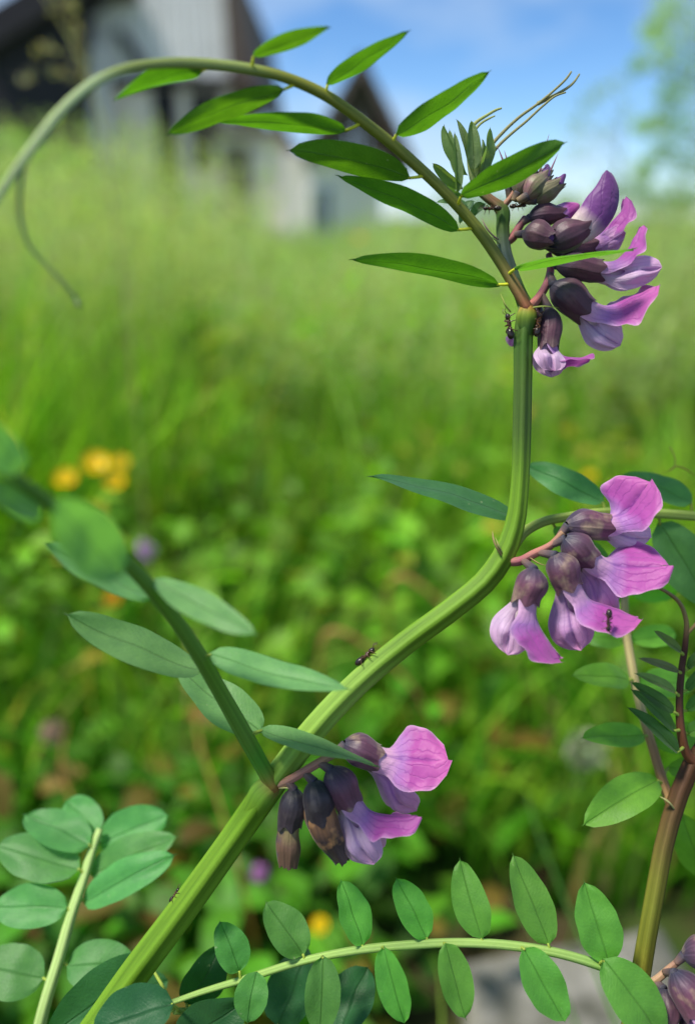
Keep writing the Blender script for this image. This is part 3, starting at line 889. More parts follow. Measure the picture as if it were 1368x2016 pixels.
def clover(px, py, d, r, label, colr):
    c = VD(px, py, d)
    foot = Vector((c.x + 0.01, c.y + 0.03, 0))
    root = empty('clover', foot)
    tag(root, label, 'flower')
    m_ = MB()
    tube(m_, [foot, (foot + c) / 2 + Vector((0.01, 0, 0)), c], 0.0009, [lin(90, 135, 50)] * 3, seg=6)
    m_.build('stem', M['foliage'], root, foot)
    k = 130
    dd = rng.normal(size=(k, 3)); dd /= np.linalg.norm(dd, axis=1)[:, None]
    v, q, cc = leaf_cloud(np.array(c)[None, :] + dd * r * (0.6 + 0.4 * rng.random((k, 1))), r * 0.75, rand_cols(k, lin(*colr), 0.25), 0.4)
    o = fast_mesh('flower_head', v - np.array(foot), q, cc, M['pinkfl'])
    o.parent = root
clover(286, 1085, 0.55, 0.0068, 'grey-lilac clover head behind the hazy leaflet', (178, 150, 190))
clover(511, 1718, 0.42, 0.0045, 'small mauve clover head below the withered brown flowers', (176, 120, 178))
clover(104, 1442, 0.5, 0.007, 'dull pinkish clover head in the brown undergrowth', (176, 150, 130))
clover(1150, 1478, 0.42, 0.010, 'whitish clover head in the shade beside the twin-leaflet frond', (150, 164, 124))

# ================================================================== THE VETCH PLANTS
G_TOP = lin(80, 122, 36)        # leaflets seen from below, green of transmitted light put into the colour
G_BLUE = lin(90, 142, 84)       # leaflets seen from above, bluish sky sheen painted into the colour
G_MID = lin(100, 158, 66)
G_DARK = lin(48, 96, 58)
G_YOUNG = lin(112, 132, 84)

class Plant:
    def __init__(self, name, foot, label, cat='plant', group=None):
        self.foot = Vector(foot)
        self.root = empty(name, foot)
        tag(self.root, label, cat, group)
    def build(self, mb_, name, mats, parent=None):
        return mb_.build(name, mats, parent or self.root, self.foot)

def leaf_width(t):
    # broad oval, a little fuller near the base, rounded tip
    return max(0.0, math.sin(math.pi * (t ** 0.9))) ** 0.52

RAC = {}
def nearest(parent, at):
    """closest point on the middle line of the leaf stalk to the given photo pixel"""
    pts = RAC[parent.name]
    best = None
    for a, b in zip(pts[:-1], pts[1:]):
        dx, dy = b[0] - a[0], b[1] - a[1]
        t = min(1, max(0, ((at[0] - a[0]) * dx + (at[1] - a[1]) * dy) / (dx * dx + dy * dy)))
        q = (a[0] + dx * t, a[1] + dy * t, a[3] + (b[3] - a[3]) * t)
        e = (q[0] - at[0]) ** 2 + (q[1] - at[1]) ** 2
        if best is None or e < best[0]: best = (e, q)
    return V(*best[1])

def leaflet(plant, parent, b, t, w, roll=0.0, db=0.0, dt=0.0, colr=G_MID, fold=0.22, arch=0.06, attach=None, point=0.0, name='leaflet', wav=1.0, stk=lin(140, 160, 66)):
    """b, t: base and tip pixels; w: apparent width in px; roll: tilt of the blade about its own axis (180 = underside seen)"""
    A, B = V(b[0], b[1], db), V(t[0], t[1], dt)
    ax = B - A
    L = ax.length
    a = ax / L
    view = (CAM - (A + B) / 2).normalized()
    view = (view - a * view.dot(a)).normalized()
    side = a.cross(view)
    rr = R(roll)
    n = view * math.cos(rr) + side * math.sin(rr)
    s = n.cross(a)
    W = w * PXM((db + dt) / 2) / max(abs(math.cos(rr)), 0.34) / 2
    seed = random.uniform(0, 100)
    sgn = 1 if random.random() < 0.5 else -1
    twist = random.uniform(-0.5, 0.5)
    fold = fold * random.uniform(0.6, 1.4)
    arch = arch + random.uniform(-0.03, 0.03)
    asym = random.uniform(-0.05, 0.05)
    m_ = MB()
    def fn(u, v):
        x = v * 2 - 1
        ww = W * (leaf_width(u) * (1 - point * u * 0.6))
        if u > 0.985: ww = W * 0.02
        wob = mnoise.noise(Vector((u * 3.1, x * 1.2, seed)))
        edge = mnoise.noise(Vector((u * 5.0 + (20 if x > 0 else 0), seed, 3.0))) * 0.07
        y = x * ww * (1 + edge * abs(x)) + asym * W * math.sin(math.pi * u)
        z = fold * abs(x) ** 1.3 * ww - fold * 0.3 * ww * x * x + arch * L * (math.sin(math.pi * u) - 0.25 * u * u) + wav * wob * 0.2 * W + twist * x * ww * (u - 0.3)
        return A + a * (L * u * (1 if u < 0.99 else 1.0)) + s * y + n * z
    jit = random.uniform(0.9, 1.1)
    cc = tuple(c * jit for c in colr)
    grid(m_, fn, 18, 8, lambda u, v: cc)
    # mucro
    T0 = fn(1, 0.5)
    d2 = (fn(1, 0.5) - fn(0.9, 0.5)).normalized()
    tube(m_, [T0 - d2 * L * 0.012, T0 + d2 * L * 0.012, T0 + d2 * L * 0.035 - n * L * 0.008], [L * 0.006, L * 0.004, L * 0.001], [tuple(c * 0.8 for c in cc)] * 3, n=4, seg=5, mi=0)
    # short yellow stalk to the rachis
    if attach is not None:
        Q = nearest(parent, attach)
        rad = 3.6 * PXM(db)
        tube(m_, [Q, (Q + A) / 2, A + a * L * 0.02 + n * (0.02 * W)], [rad, rad * 0.9, rad * 0.7], [stk] * 3, n=5, seg=8, mi=1)
    return plant.build(m_, name, [M['leaf'], M['stem']], parent)

def rachis(plant, name, pts, cols_, ridges=3, amp=0.1, seg=14, extra=None, label=None):
    """pts: (px, py, width px, depth mm)"""
    m_ = MB()
    P_ = [V(p[0], p[1], p[3]) for p in pts]
    if extra: P_ = P_ + list(extra)
    rad = [p[2] / 2 * PXM(p[3]) for p in pts]
    if extra: rad = rad + [rad[-1]] * len(extra)
    if not isinstance(cols_, list): cols_ = [cols_] * len(P_)
    while len(cols_) < len(P_): cols_ = cols_ + [cols_[-1]]
    tube(m_, P_, rad, cols_, n=260 if extra else len(P_) * 7, seg=seg, ridges=ridges, ridge_amp=amp)
    o = plant.build(m_, name, M['stem'])
    RAC[o.name] = pts
    if label: o['label'] = label
    return o

# ---------------------------------------------------------------- flowers
class Frame:
    """local flower axes (mm): x forward along the flower, z dorsal (banner side), y sideways"""
    def __init__(self, px, py, dm, ang, yaw=0, roll=0, flip=1, s=1.0):
        a = R(ang); yw = R(yaw)
        inpl = RT * math.cos(a) + UP * math.sin(a)
        X = (inpl * math.cos(yw) - FWD * math.sin(yw)).normalized()
        Z = (RT * -math.sin(a) + UP * math.cos(a)) * flip
        Z = (Z - X * Z.dot(X)).normalized()
        q = Quaternion(X, R(roll))
        Z = q @ Z
        Y = Z.cross(X)
        self.o = V(px, py, dm); self.X, self.Y, self.Z, self.s = X, Y, Z, s * 0.001
    def __call__(self, x, y, z):
        return self.o + (self.X * x + self.Y * y + self.Z * z) * self.s

def sstep(a, b, x):
    t = min(1, max(0, (x - a) / (b - a)))
    return t * t * (3 - 2 * t)

def calyx_mesh(fr, L=6.0, r=2.3, close=0.0, bend=0.0, teeth=0.75, seed=0.0):
    m_ = MB()
    NS, NR = 40, 16
    def fn(u, v):
        a = 2 * math.pi * v
        prof = 0.25 + 0.80 * (1 - (1 - min(1, u / 0.5)) ** 2.4) - 0.14 * sstep(0.5, 1.0, u) - close * sstep(0.55, 1.0, u)
        rr = r * prof * (1 + 0.012 * math.cos(10 * a) * sstep(0.1, 0.5, u))
        rr *= 1 + 0.05 * mnoise.noise(Vector((math.cos(a) * 2, math.sin(a) * 2, u * 3 + seed)))
        tooth = abs(((v * 5 + 0.5) % 1.0) - 0.5) * 2           # 1 in the notch, 0 at tooth tip
        lower = 0.5 - 0.5 * math.cos(a)                        # ventral teeth longer
        x = L * u + sstep(0.8, 1, u) * teeth * (0.7 + 0.6 * lower) * (1 - sstep(0, 1, tooth) * 1.3)
        if u > 0.9: rr *= 1 + 0.03 * math.sin(a * 5 + seed)
        zz = rr * math.cos(a) + 0.28 * math.sin(math.pi * min(1, u * 1.2)) * r * 0.4 + bend * u * u
        return fr(x, rr * math.sin(a), zz)
    grid(m_, fn, NR, NS)
    return m_

def banner_mesh(fr, Lc=5.2, Lb=9.0, beta=55, W=5.2, fold=45, x0=2.6, recurve=12, tipw=0.6, wrap=105, r=1.9, twist=0.0, seed=0.0, flare=0.0, notch=1.0, fold2=None):
    """standard petal: tubular claw, then a blade folded along its midline and turned up by beta"""
    m_ = MB()
    NU, NV = 28, 32
    tot = Lc + Lb
    uc = Lc / tot
    mid = []
    x, z, steps = x0, r * 0.92, 120
    for i in range(steps + 1):
        u = i / steps
        ph = R(beta) * sstep(uc - 0.14, uc + 0.2, u) + R(recurve) * sstep(uc + 0.1, 1, u)
        mid.append((x, z, ph))
        x += math.cos(ph) * tot / steps; z += math.sin(ph) * tot / steps
    def fn(u, v):
        sx = v * 2 - 1
        mx_, mz_, ph = mid[int(round(u * steps))]
        k = sstep(uc - 0.10, uc + 0.14, u)
        # claw arc
        al = R(wrap) * sx
        cy, cz = r * math.sin(al), r * (math.cos(al) - 1)
        # blade
        tb = max(0, (u - uc + 0.1) / (1 - uc + 0.1))
        w = W * (0.40 + 0.60 * sstep(0, 0.42, tb)) * (max(0.0, 1 - max(0, (tb - 0.40) / 0.60) ** 2.6)) ** 0.45
        w = max(w, W * 0.02)
        fo = R(fold if (sx < 0 or fold2 is None) else fold2) * (1 - 0.3 * tb)
        by = w * sx * math.cos(fo)
        ax_ = abs(sx)
        bn = -w * (ax_ - 0.18 * ax_ ** 2) * math.sin(fo) + flare * w * ax_ ** 3 + 0.4 * mnoise.noise(Vector((u * 4, sx * 1.6, seed))) * k
        bn += 0.42 * math.sin(u * 15 + seed + sx * 3) * ax_ ** 2.5 * k + 0.25 * math.sin(u * 27 + seed * 2 - sx * 4) * ax_ ** 3 * k
        bn -= 0.6 * math.exp(-(ax_ / 0.09) ** 2) * k * (1 - 0.5 * tb)
        y_ = cy * (1 - k) + by * k
        n_ = cz * (1 - k) + bn * k
        nx_, nz_ = -math.sin(ph), math.cos(ph)
        tx_, tz_ = math.cos(ph), math.sin(ph)
        # two rounded lobes with a notch between them
        end = sstep(0.55, 1.0, tb)
        pull = -0.19 * Lb * max(0, 1 - ax_ / 0.6) ** 2 * end * notch - 0.12 * w * ax_ ** 2 * k - 0.07 * Lb * sx * end * (1 - 0.4 * ax_)
        return fr(mx_ + nx_ * n_ + tx_ * pull, y_ + twist * tb * n_, mz_ + nz_ * n_ + tz_ * pull)
    grid(m_, fn, NU, NV)
    return m_

def wing_mesh(fr, side, L=9.5, W=2.9, x0=4.6, droop=18, spread=1.2, z0=-0.2, seed=0.0, cup=1.0):
    m_ = MB()
    def fn(u, v):
        sx = v * 2 - 1
        ang = R(droop) * sstep(0.1, 0.8, u)
        xx = x0 + L * u * math.cos(ang * 0.8)
        zc = z0 - L * u * math.sin(ang) * 0.8
        w = W * (0.26 + 0.74 * sstep(0.08, 0.62, u)) * (max(0, 1 - max(0, (u - 0.66) / 0.34) ** 2.3)) ** 0.5
        w = max(w, 0.05)
        yc = side * (0.85 + spread * sstep(0.15, 0.75, u) - 0.25 * spread * sstep(0.8, 1, u))
        bulge = cup * side * (-0.30 * w * sx * sx)
        dim = side * (-0.95 * math.exp(-((u - 0.42) / 0.10) ** 2 - ((sx - 0.25) / 0.35) ** 2) + 0.9 * math.exp(-((u - 0.66) / 0.13) ** 2 - ((sx + 0.1) / 0.4) ** 2))
        dim += side * (-0.75 * math.exp(-((sx - 0.55 + 0.75 * u) / 0.14) ** 2) * sstep(0.25, 0.5, u) + 0.55 * math.exp(-((sx + 0.75 - 0.5 * u) / 0.16) ** 2) * sstep(0.4, 0.7, u))
        wob = 0.5 * mnoise.noise(Vector((u * 3.4, sx * 1.8, seed))) * sstep(0.2, 0.5, u)
        ruff = 0.2 * math.sin(u * 11 + seed) * abs(sx) ** 3 * sstep(0.3, 0.6, u)
        return fr(xx, yc + bulge + dim + side * (wob + ruff), zc + w * sx * (1 if sx < 0 else 0.9) - 0.1 * w)
    grid(m_, fn, 24, 20)
    return m_

def keel_mesh(fr, L=7.2, x0=4.4, r=1.25, up=14, z0=-0.7):
    m_ = MB()
    def fn(u, v):
        a = R(150) * (v * 2 - 1)
        rr = r * (0.5 + 0.55 * sstep(0, 0.6, u)) * (max(0, 1 - max(0, (u - 0.7) / 0.3) ** 2)) ** 0.5 + 0.02
        zc = z0 - 0.5 * math.sin(math.pi * u * 0.8) + L * math.sin(R(up)) * u * u
        return fr(x0 + L * u, rr * 0.62 * math.sin(a), zc - rr * math.cos(a))
    grid(m_, fn, 14, 14)
    return m_

def flower(plant, fr, stalk, kind='open', calyx='calyx', label=None, L=6.0, r=2.3, ban=None, wing=None, wingmat='wing', banmat='banner', bend=0.0, keel=True, stalk_col=None):
    """stalk: list of world points from the peduncle to the calyx base"""
    sd = random.uniform(0, 60)
    sc_ = stalk_col or lin(120, 96, 84)
    m_ = MB()
    end = fr(0.35, 0, 0)
    pts = [Vector(p) for p in stalk] + [end]
    tube(m_, pts, [0.00055] * (len(pts) - 1) + [0.0008 * fr.s / 0.001], [sc_] * (len(pts) - 1) + [lin(60, 60, 70)], n=8, seg=8)
    fl = plant.build(m_, 'flower', M['stem'])
    if label: fl['label'] = label
    plant.build(calyx_mesh(fr, L=L, r=r, close=(0.0 if kind in ('open', 'closed', 'dry') else 0.28), seed=sd, bend=bend), 'calyx', M[calyx], fl)
    if kind in ('open', 'closed'):
        b = dict(x0=L * 0.5, r=r * 0.84, seed=sd); b.update(ban or {})
        plant.build(banner_mesh(fr, **b), 'banner_petal', M[banmat], fl)
        if kind == 'open':
            for sgn in (-1, 1):
                w = dict(x0=L * 0.72, seed=sd + sgn); w.update(wing or {})
                plant.build(wing_mesh(fr, sgn, **w), 'wing_petal', M[wingmat], fl)
            if keel:
                plant.build(keel_mesh(fr, x0=L * 0.72), 'keel_petal', M['keel'], fl)
    elif kind == 'bud':
        mb_ = MB()
        b = ban or {}
        Lb, rb = b.get('L', 3.6), b.get('r', r * 0.75)
        def fb(u, v):
            a = 2 * math.pi * v
            rr = rb * (0.72 + 0.28 * math.sin(math.pi * min(1, u * 1.1))) * (1 - u ** 3.6) ** 0.62 * (1 + 0.05 * math.cos(2 * a))
            S_ = (Lb + L * 0.3)
            tn = R(b.get('turn', 25))
            ph = tn * u
            # middle line bends evenly from the calyx axis towards the dorsal side
            xc = L * 0.7 + (S_ / tn) * math.sin(ph); zc = (S_ / tn) * (1 - math.cos(ph))
            wob_ = 0.25 * mnoise.noise(Vector((math.cos(a), math.sin(a) * 2, u * 3 + sd)))
            rz = rr * math.cos(a) + wob_
            return fr(xc - math.sin(ph) * rz, rr * b.get('flat', 0.75) * math.sin(a), zc + math.cos(ph) * rz)
        grid(mb_, fb, 20, 24)
        plant.build(mb_, 'closed_petals', M[banmat], fl)
    elif kind == 'dry':
        mb_ = MB()
        b = ban or {}
        Lb, rb, bendd = b.get('L', 7.0), b.get('r', 2.0), b.get('bend', 0.0)
        def fd(u, v):
            a = 2 * math.pi * v
            rr = rb * (0.9 + 0.12 * math.sin(u * 5 + sd) - 0.35 * sstep(0.55, 1, u))
            rr *= 1 + 0.22 * mnoise.noise(Vector((math.cos(a) * 1.7, math.sin(a) * 1.7, u * 3 + sd))) + 0.10 * math.sin(a * 6 + u * 3) * u
            endj = 0.9 * mnoise.noise(Vector((math.cos(a) * 2.5, math.sin(a) * 2.5, sd))) * u
            return fr(L * 0.7 + (Lb + L * 0.3) * u + endj, rr * 0.8 * math.sin(a), rr * math.cos(a) + bendd * u * u)
        grid(mb_, fd, 18, 26)
        ring = [fd(1, k / 26) for k in range(26)]
        cen = sum(ring, Vector((0, 0, 0))) / 26 - fr.X * fr.s * 0.8
        mb_.add(ring + [cen], [(k, (k + 1) % 26, 26) for k in range(26)], [(1, k / 26) for k in range(26)] + [(1, 0.5)])
        plant.build(mb_, 'withered_petals', M[b.get('mat', 'dried')], fl)
    return fl

def stipule(plant, pts, w, colr, name='stipule'):
    """small pointed bract; pts: (px,py,dm) from base to tip"""
    m_ = MB()
    P_ = [V(*p) for p in pts]
    tube(m_, P_, [w / 2 * PXM(pts[0][2])] + [w / 2 * PXM(pts[0][2]) * 0.9] * (len(P_) - 2) + [0.00006], [colr] * len(P_), n=9, seg=8, flat=0.3)
    return plant.build(m_, name, M['stem'])

# ================================================================== main plant
GS = lin(92, 128, 32); GSL = lin(116, 150, 58); GSD = lin(66, 92, 34); GSR = lin(132, 92, 70); GSP = lin(84, 100, 46)
foot = Vector((V(60, 2190, 2).x - 0.03, V(60, 2190, 2).y + 0.05, 0))
main = Plant('vetch_plant', foot, 'main bush vetch with thick curved green stem, arching leaf and three flower clusters')
stem_px = [(1036, 606, 34, 0), (1031, 640, 37, 0), (1028, 750, 37, 0), (1026, 850, 37, 0), (1022, 955, 36, 0), (1012, 1035, 40, 0), (988, 1098, 45, 0), (955, 1143, 46, 0), (900, 1190, 46, 0),
           (800, 1264, 47, 0), (700, 1348, 49, 0), (610, 1445, 52, 0), (560, 1510, 53, 0), (522, 1562, 56, 0), (450, 1665, 56, 0), (360, 1790, 59, 0), (270, 1910, 61, 0), (185, 2030, 62, 0), (80, 2170, 62, 2)]
m_ = MB()
P_ = [V(x, y, d) for x, y, w, d in stem_px] + [foot + Vector((0.012, -0.012, 0.15)), foot + Vector((0, 0, -0.003))]
cols_ = [GSP, GSD, GSD, GSD, GS, GS, GS, GS, GS, GS, GSL, GSL, GSL, GS, GS, GS, GS, GS, GS, GS, GS]  # dark olive shade of the upper stem is painted into these colours
tube(m_, P_, [w * 0.47 * PXM(d) for x, y, w, d in stem_px] + [0.0024, 0.0024], cols_, n=190, seg=36, ridges=5, ridge_amp=0.09)
main.build(m_, 'stem', M['stem'])
# upper shoot above the node
rachis(main, 'stem', [(1038, 612, 30, 1), (1022, 575, 24, 2.5), (1006, 535, 24, 3.5), (993, 495, 25, 4), (989, 450, 25, 4), (988, 415, 26, 4), (968, 395, 17, 4), (945, 375, 14, 4)],
       [GSP, GSD, lin(86, 104, 82), lin(92, 106, 88), lin(66, 88, 40), lin(66, 88, 40), lin(110, 84, 60), lin(90, 110, 60)], 4, 0.1)
# swollen nodes
m_ = MB()
tube(m_, [V(1032, 668, 0), V(1034, 640, -0.2), V(1037, 618, -0.4), V(1040, 604, -0.5), V(1042, 597, -0.5)], [13 * PXM(), 18.6 * PXM(), 19.5 * PXM(), 13 * PXM(), 4 * PXM()], [GSD, GSD, lin(116, 126, 44), lin(150, 104, 54), lin(150, 104, 54)], n=18, seg=24)
main.build(m_, 'node', M['stem'])
m_ = MB()
tube(m_, [V(480, 1620, 0), V(505, 1584, -0.2), V(526, 1554, -0.5), V(546, 1542, -0.8), V(554, 1538, -0.8)], [16 * PXM(), 25.4 * PXM(), 25.6 * PXM(), 15 * PXM(), 4 * PXM()], [GS, GS, lin(108, 140, 48), lin(126, 116, 56), lin(126, 116, 56)], n=18, seg=24)
main.build(m_, 'node', M['stem'])
stipule(main, [(1003, 612, -1), (994, 600, -2), (985, 578, -2)], 13, lin(150, 160, 80))
stipule(main, [(1045, 606, -1), (1068, 603, -2), (1100, 606, -2)], 13, lin(150, 160, 80))
stipule(main, [(545, 1552, -1), (572, 1552, -2), (590, 1560, -2)], 14, lin(176, 178, 110))
stipule(main, [(986, 1092, -1), (976, 1075, -2.5), (971, 1062, -2.5), (969, 1045, -2.5)], 17, lin(146, 132, 84))
stipule(main, [(988, 1088, -1), (979, 1070, -2.2), (975, 1058, -2.2)], 12, lin(168, 168, 104))

# arching upper leaf, seen from below
top_px = [(1040, 612, 20, -1), (1022, 580, 22, -1), (985, 517, 22, -1), (940, 452, 22, -2), (880, 384, 21, -4), (800, 309, 21, -6), (720, 244, 21, -9), (640, 188, 21, -12), (560, 153, 20, -15), (480, 135, 20, -18), (400, 127, 21, -21), (320, 126, 19, -26),
          (245, 138, 19, -31), (180, 168, 19, -36), (120, 220, 18, -40), (60, 297, 17, -43), (5, 375, 15, -44), (-60, 480, 12, -44)]
GR = lin(116, 122, 48)
tl = rachis(main, 'compound_leaf', top_px, [lin(140, 84, 62), lin(124, 96, 60), lin(106, 106, 50)] + [GR] * 6 + [lin(126, 140, 76)] * 4 + [lin(158, 176, 122)] * 5, 3, 0.12, label='arching leaf seen from below with bright translucent leaflets and a long tendril')
for b, t, w, roll, dm, at in [
        ((983, 562), (697, 508), 42, 128, -1, (992, 568)), ((905, 455), (668, 346), 50, 140, -3, (916, 464)), ((808, 352), (572, 293), 62, 145, -6, (822, 362)), ((684, 258), (428, 238), 44, 132, -10, (698, 262)),
        ((560, 176), (330, 262), 46, 140, -15, (575, 186)), ((400, 140), (226, 194), 40, 130, -21, (415, 134)),
        ((1012, 528), (1246, 490), 20, 72, -4, (1006, 538)), ((905, 386), (1110, 282), 54, -142, -6, (906, 404)), ((778, 266), (962, 144), 52, -138, -8, (774, 280)), ((642, 168), (804, 62), 36, -130, -13, (646, 186)), ((497, 112), (648, 55), 34, -125, -19, (500, 126))]:
    dt = dm - 3 if t[0] < b[0] else dm + (-4 if t[1] > 200 else -3)
    leaflet(main, tl, b, t, w, roll, dm, dt, G_TOP if w > 20 else G_MID, fold=0.25, arch=0.05 if t[0] < b[0] else -0.02, attach=at + (dm - 0.5,), point=0.3, stk=lin(190, 196, 50))
# tendril branch hanging at the left
td = MB()
tube(td, [V(x, y, d) for x, y, d in [(46, 318, -43), (40, 370, -43), (41, 430, -42), (58, 482, -41), (95, 525, -40), (130, 562, -39), (150, 590, -38), (157, 604, -38)]],
     [6 * PXM(-43), 5 * PXM(-43), 4.5 * PXM(-42), 4 * PXM(-41), 3.6 * PXM(-40), 3.6 * PXM(-39), 4.5 * PXM(-38), 5 * PXM(-38)], [lin(134, 152, 96)] * 8, n=44, seg=10)
main.build(td, 'tendril', M['stem'], tl)

# left leaf reaching towards the camera
left_px = [(540, 1552, 30, -1), (522, 1520, 30, -2), (480, 1445, 32, -5), (432, 1360, 30, -9), (385, 1280, 30, -15), (325, 1195, 29, -22), (265, 1125, 28, -29), (190, 1060, 27, -36), (95, 990, 26, -43), (20, 935, 26, -48), (-80, 860, 24, -52)]
ll = rachis(main, 'compound_leaf', left_px, [lin(150, 110, 60), lin(96, 124, 46)] + [lin(86, 124, 44)] * 9, 3, 0.12, label='leaf reaching forward with hazy blue-green leaflets')
G_LB = lin(114, 164, 102)
for b, t, w, roll, db, dt, at in [
        ((512, 1437), (742, 1508), 40, -52, -4, -8, (500, 1440, -5)), ((516, 1442), (352, 1318), 92, 20, 3, 6, (500, 1440, -4)),
        ((412, 1288), (684, 1358), 62, -38, -14, -18, (398, 1290, -13)), ((402, 1322), (134, 1212), 76, 35, -8, -12, (398, 1296, -11)),
        ((300, 1138), (502, 1250), 62, -36, -25, -30, (292, 1150, -25)), ((300, 1180), (92, 1072), 62, 46, -20, -24, (300, 1165, -24)),
        ((240, 1130), (108, 985), 124, 16, -42, -54, (232, 1108, -30)), ((80, 1015), (-30, 950), 60, 35, -44, -50, (75, 985, -38)), ((40, 930), (-40, 830), 80, 10, -52, -57, (20, 940, -42)), ((-20, 950), (-150, 900), 70, 10, -50, -53, (-30, 905, -43))]:
    leaflet(main, ll, b, t, w, roll, db, dt, G_LB, fold=0.2, arch=-0.03, attach=at, point=0.3)

# leaf behind the stem beside the middle flowers
mid_px = [(1012, 1072, 20, 3), (1030, 1048, 20, 5), (1062, 1029, 19, 7), (1115, 1017, 18, 9), (1190, 1008, 18, 11), (1300, 1011, 19, 14), (1400, 1019, 18, 17), (1500, 1030, 16, 20)]
ml = rachis(main, 'compound_leaf', mid_px, lin(138, 160, 74), 3, 0.12, label='leaf passing behind the middle flower cluster')
for b, t, w, roll, db, dt, at in [
        ((1012, 1018), (734, 936), 44, 54, 3, 0, (1030, 1040, 5)), ((1188, 990), (1036, 915), 58, 30, 11, 17, (1190, 1006, 11)), ((1362, 990), (1226, 934), 56, 30, 15, 21, (1360, 1014, 15)),
        ((1296, 1030), (1392, 1188), 96, -20, 15, 20, (1298, 1014, 14)), ((1090, 1036), (1200, 1110), 44, 30, 11, 16, (1085, 1024, 8)), ((1430, 1035), (1490, 1180), 80, 20, 18, 22, (1430, 1022, 18))]:
    leaflet(main, ml, b, t, w, roll, db, dt, G_BLUE if b[0] > 1020 else lin(70, 118, 74), fold=0.2, arch=0.03, attach=at, point=0.2)
stipule(main, [(1318, 925, 26), (1330, 918, 26), (1345, 922, 26), (1372, 940, 26)], 7, lin(150, 120, 70), 'tendril')
stipule(main, [(1318, 880, 26), (1328, 905, 26), (1326, 920, 26), (1300, 932, 26)], 7, lin(150, 120, 70), 'tendril')

# apical shoot: folded young leaflets and tendrils
ap = rachis(main, 'shoot_tip', [(985, 408, 18, 4), (960, 392, 15, 4), (938, 370, 14, 4), (925, 330, 11, 4), (924, 280, 9, 4), (928, 250, 7, 4)], [lin(100, 84, 56)] * 2 + [lin(116, 132, 84)] * 4)
for b, t, w, roll, dm in [((935, 350), (900, 236), 26, 40, 3), ((920, 345), (872, 248), 24, -50, 2.5), ((933, 335), (928, 238), 34, 15, 2), ((943, 345), (965, 252), 24, 55, 3), ((938, 355), (950, 275), 24, 60, 5), ((905, 350), (884, 256), 22, -20, 6),
                          ((910, 372), (852, 322), 24, -40, 2), ((912, 388), (855, 360), 22, -40, 3), ((920, 408), (860, 398), 18, 50, 4), ((900, 380), (895, 262), 20, 30, 1.5), ((930, 395), (905, 440), 22, 40, 5), ((952, 400), (925, 430), 22, 30, 6)]:
    leaflet(main, ap, b, t, w, roll, dm, dm - 1, G_YOUNG if t[1] < 330 else lin(98, 132, 92), fold=0.75, arch=0.03, point=0.5)
def tendril(parent, pts, w, colr, dm=4.0):
    t_ = MB()
    nP = len(pts)
    tube(t_, [V(p[0], p[1], p[2] if len(p) > 2 else dm) for p in pts], [w / 2 * PXM(dm) * (1 - 0.55 * k / (nP - 1)) for k in range(nP)], [colr] * nP, n=nP * 6, seg=8)
    return main.build(t_, 'tendril', M['stem'], parent)
TC = lin(128, 126, 84)
tendril(ap, [(926, 252), (938, 240), (958, 227), (980, 215), (987, 213)], 8, lin(140, 148, 88))
tendril(ap, [(930, 262), (945, 244), (965, 232), (974, 228)], 6, lin(140, 148, 88))
tendril(ap, [(952, 318), (968, 285), (990, 260), (1020, 232), (1060, 203), (1090, 178), (1118, 150), (1124, 141)], 8, TC)
tendril(ap, [(1058, 204, 4.2), (1080, 193), (1100, 183), (1128, 163), (1140, 146)], 8, TC, 4.6)
tendril(ap, [(952, 330), (978, 290), (1004, 265), (1034, 240), (1070, 207), (1095, 188), (1113, 182)], 7, TC, 3.6)
tendril(ap, [(952, 300), (940, 345), (950, 380)], 8, TC)
stipule(main, [(978, 470, 3), (968, 462, 2), (955, 445, 2), (948, 430, 2)], 12, lin(150, 120, 118))
stipule(main, [(980, 478, 3), (972, 470, 2), (960, 465, 2)], 10, lin(120, 140, 80))

# ---------------------------------------------------------------- upper flower cluster
pc = lin(152, 96, 96)
rachis(main, 'peduncle', [(1040, 608, 20, 0), (1062, 582, 16, 1), (1080, 548, 16, 2.5), (1084, 520, 14, 3.5), (1080, 500, 12, 4)], [lin(176, 110, 90), pc, pc, lin(140, 80, 90), lin(90, 60, 70)])
rachis(main, 'peduncle', [(990, 480, 14, 4), (1008, 468, 17, 4), (1022, 446, 15, 4), (1034, 428, 13, 4)], [lin(150, 98, 92), lin(136, 84, 80), lin(120, 74, 76), lin(100, 60, 66)])
rachis(main, 'peduncle', [(988, 408, 14, 4), (1004, 390, 11, 3.5), (1016, 370, 10, 3), (1022, 350, 9, 3)], lin(150, 112, 92))
n1 = V(1082, 540, 2.5); n1b = V(1084, 512, 3.8); n1c = V(1064, 578, 1)
fr = Frame(1086, 560, 0, -36, -6, 32, 1, 1.04)
flower(main, fr, [n1], calyx='calyx_dark', L=6.6, r=2.6, ban=dict(beta=66, Lb=8.6, W=5.4, fold=44, fold2=16, recurve=-6, Lc=5.0), wing=dict(L=9.6, W=2.7, droop=-4, spread=1.5, z0=-0.9), wingmat='wing_pale')
fr = Frame(1094, 522, -0.5, -8, 0, 8, 1, 1.0)
flower(main, fr, [n1b], calyx='calyx_dark', L=7.2, r=2.1, ban=dict(beta=64, Lb=7.4, W=3.9, fold=46, recurve=-4), wing=dict(L=11.6, W=2.7, droop=-14, spread=1.2, z0=-0.5), wingmat='wing_pale')
fr = Frame(1081, 606, 1, -94, 10, 6, 1, 0.86)
flower(main, fr, [n1c], calyx='calyx_dark', L=8.2, r=2.2, ban=dict(beta=80, Lb=6.8, W=3.0, fold=52, recurve=28, Lc=4.6), wing=dict(L=7.6, W=3.0, droop=-12, spread=1.4), wingmat='wing_pale')
fr = Frame(1062, 600, 6, -112, -18, 40, 1, 0.7)
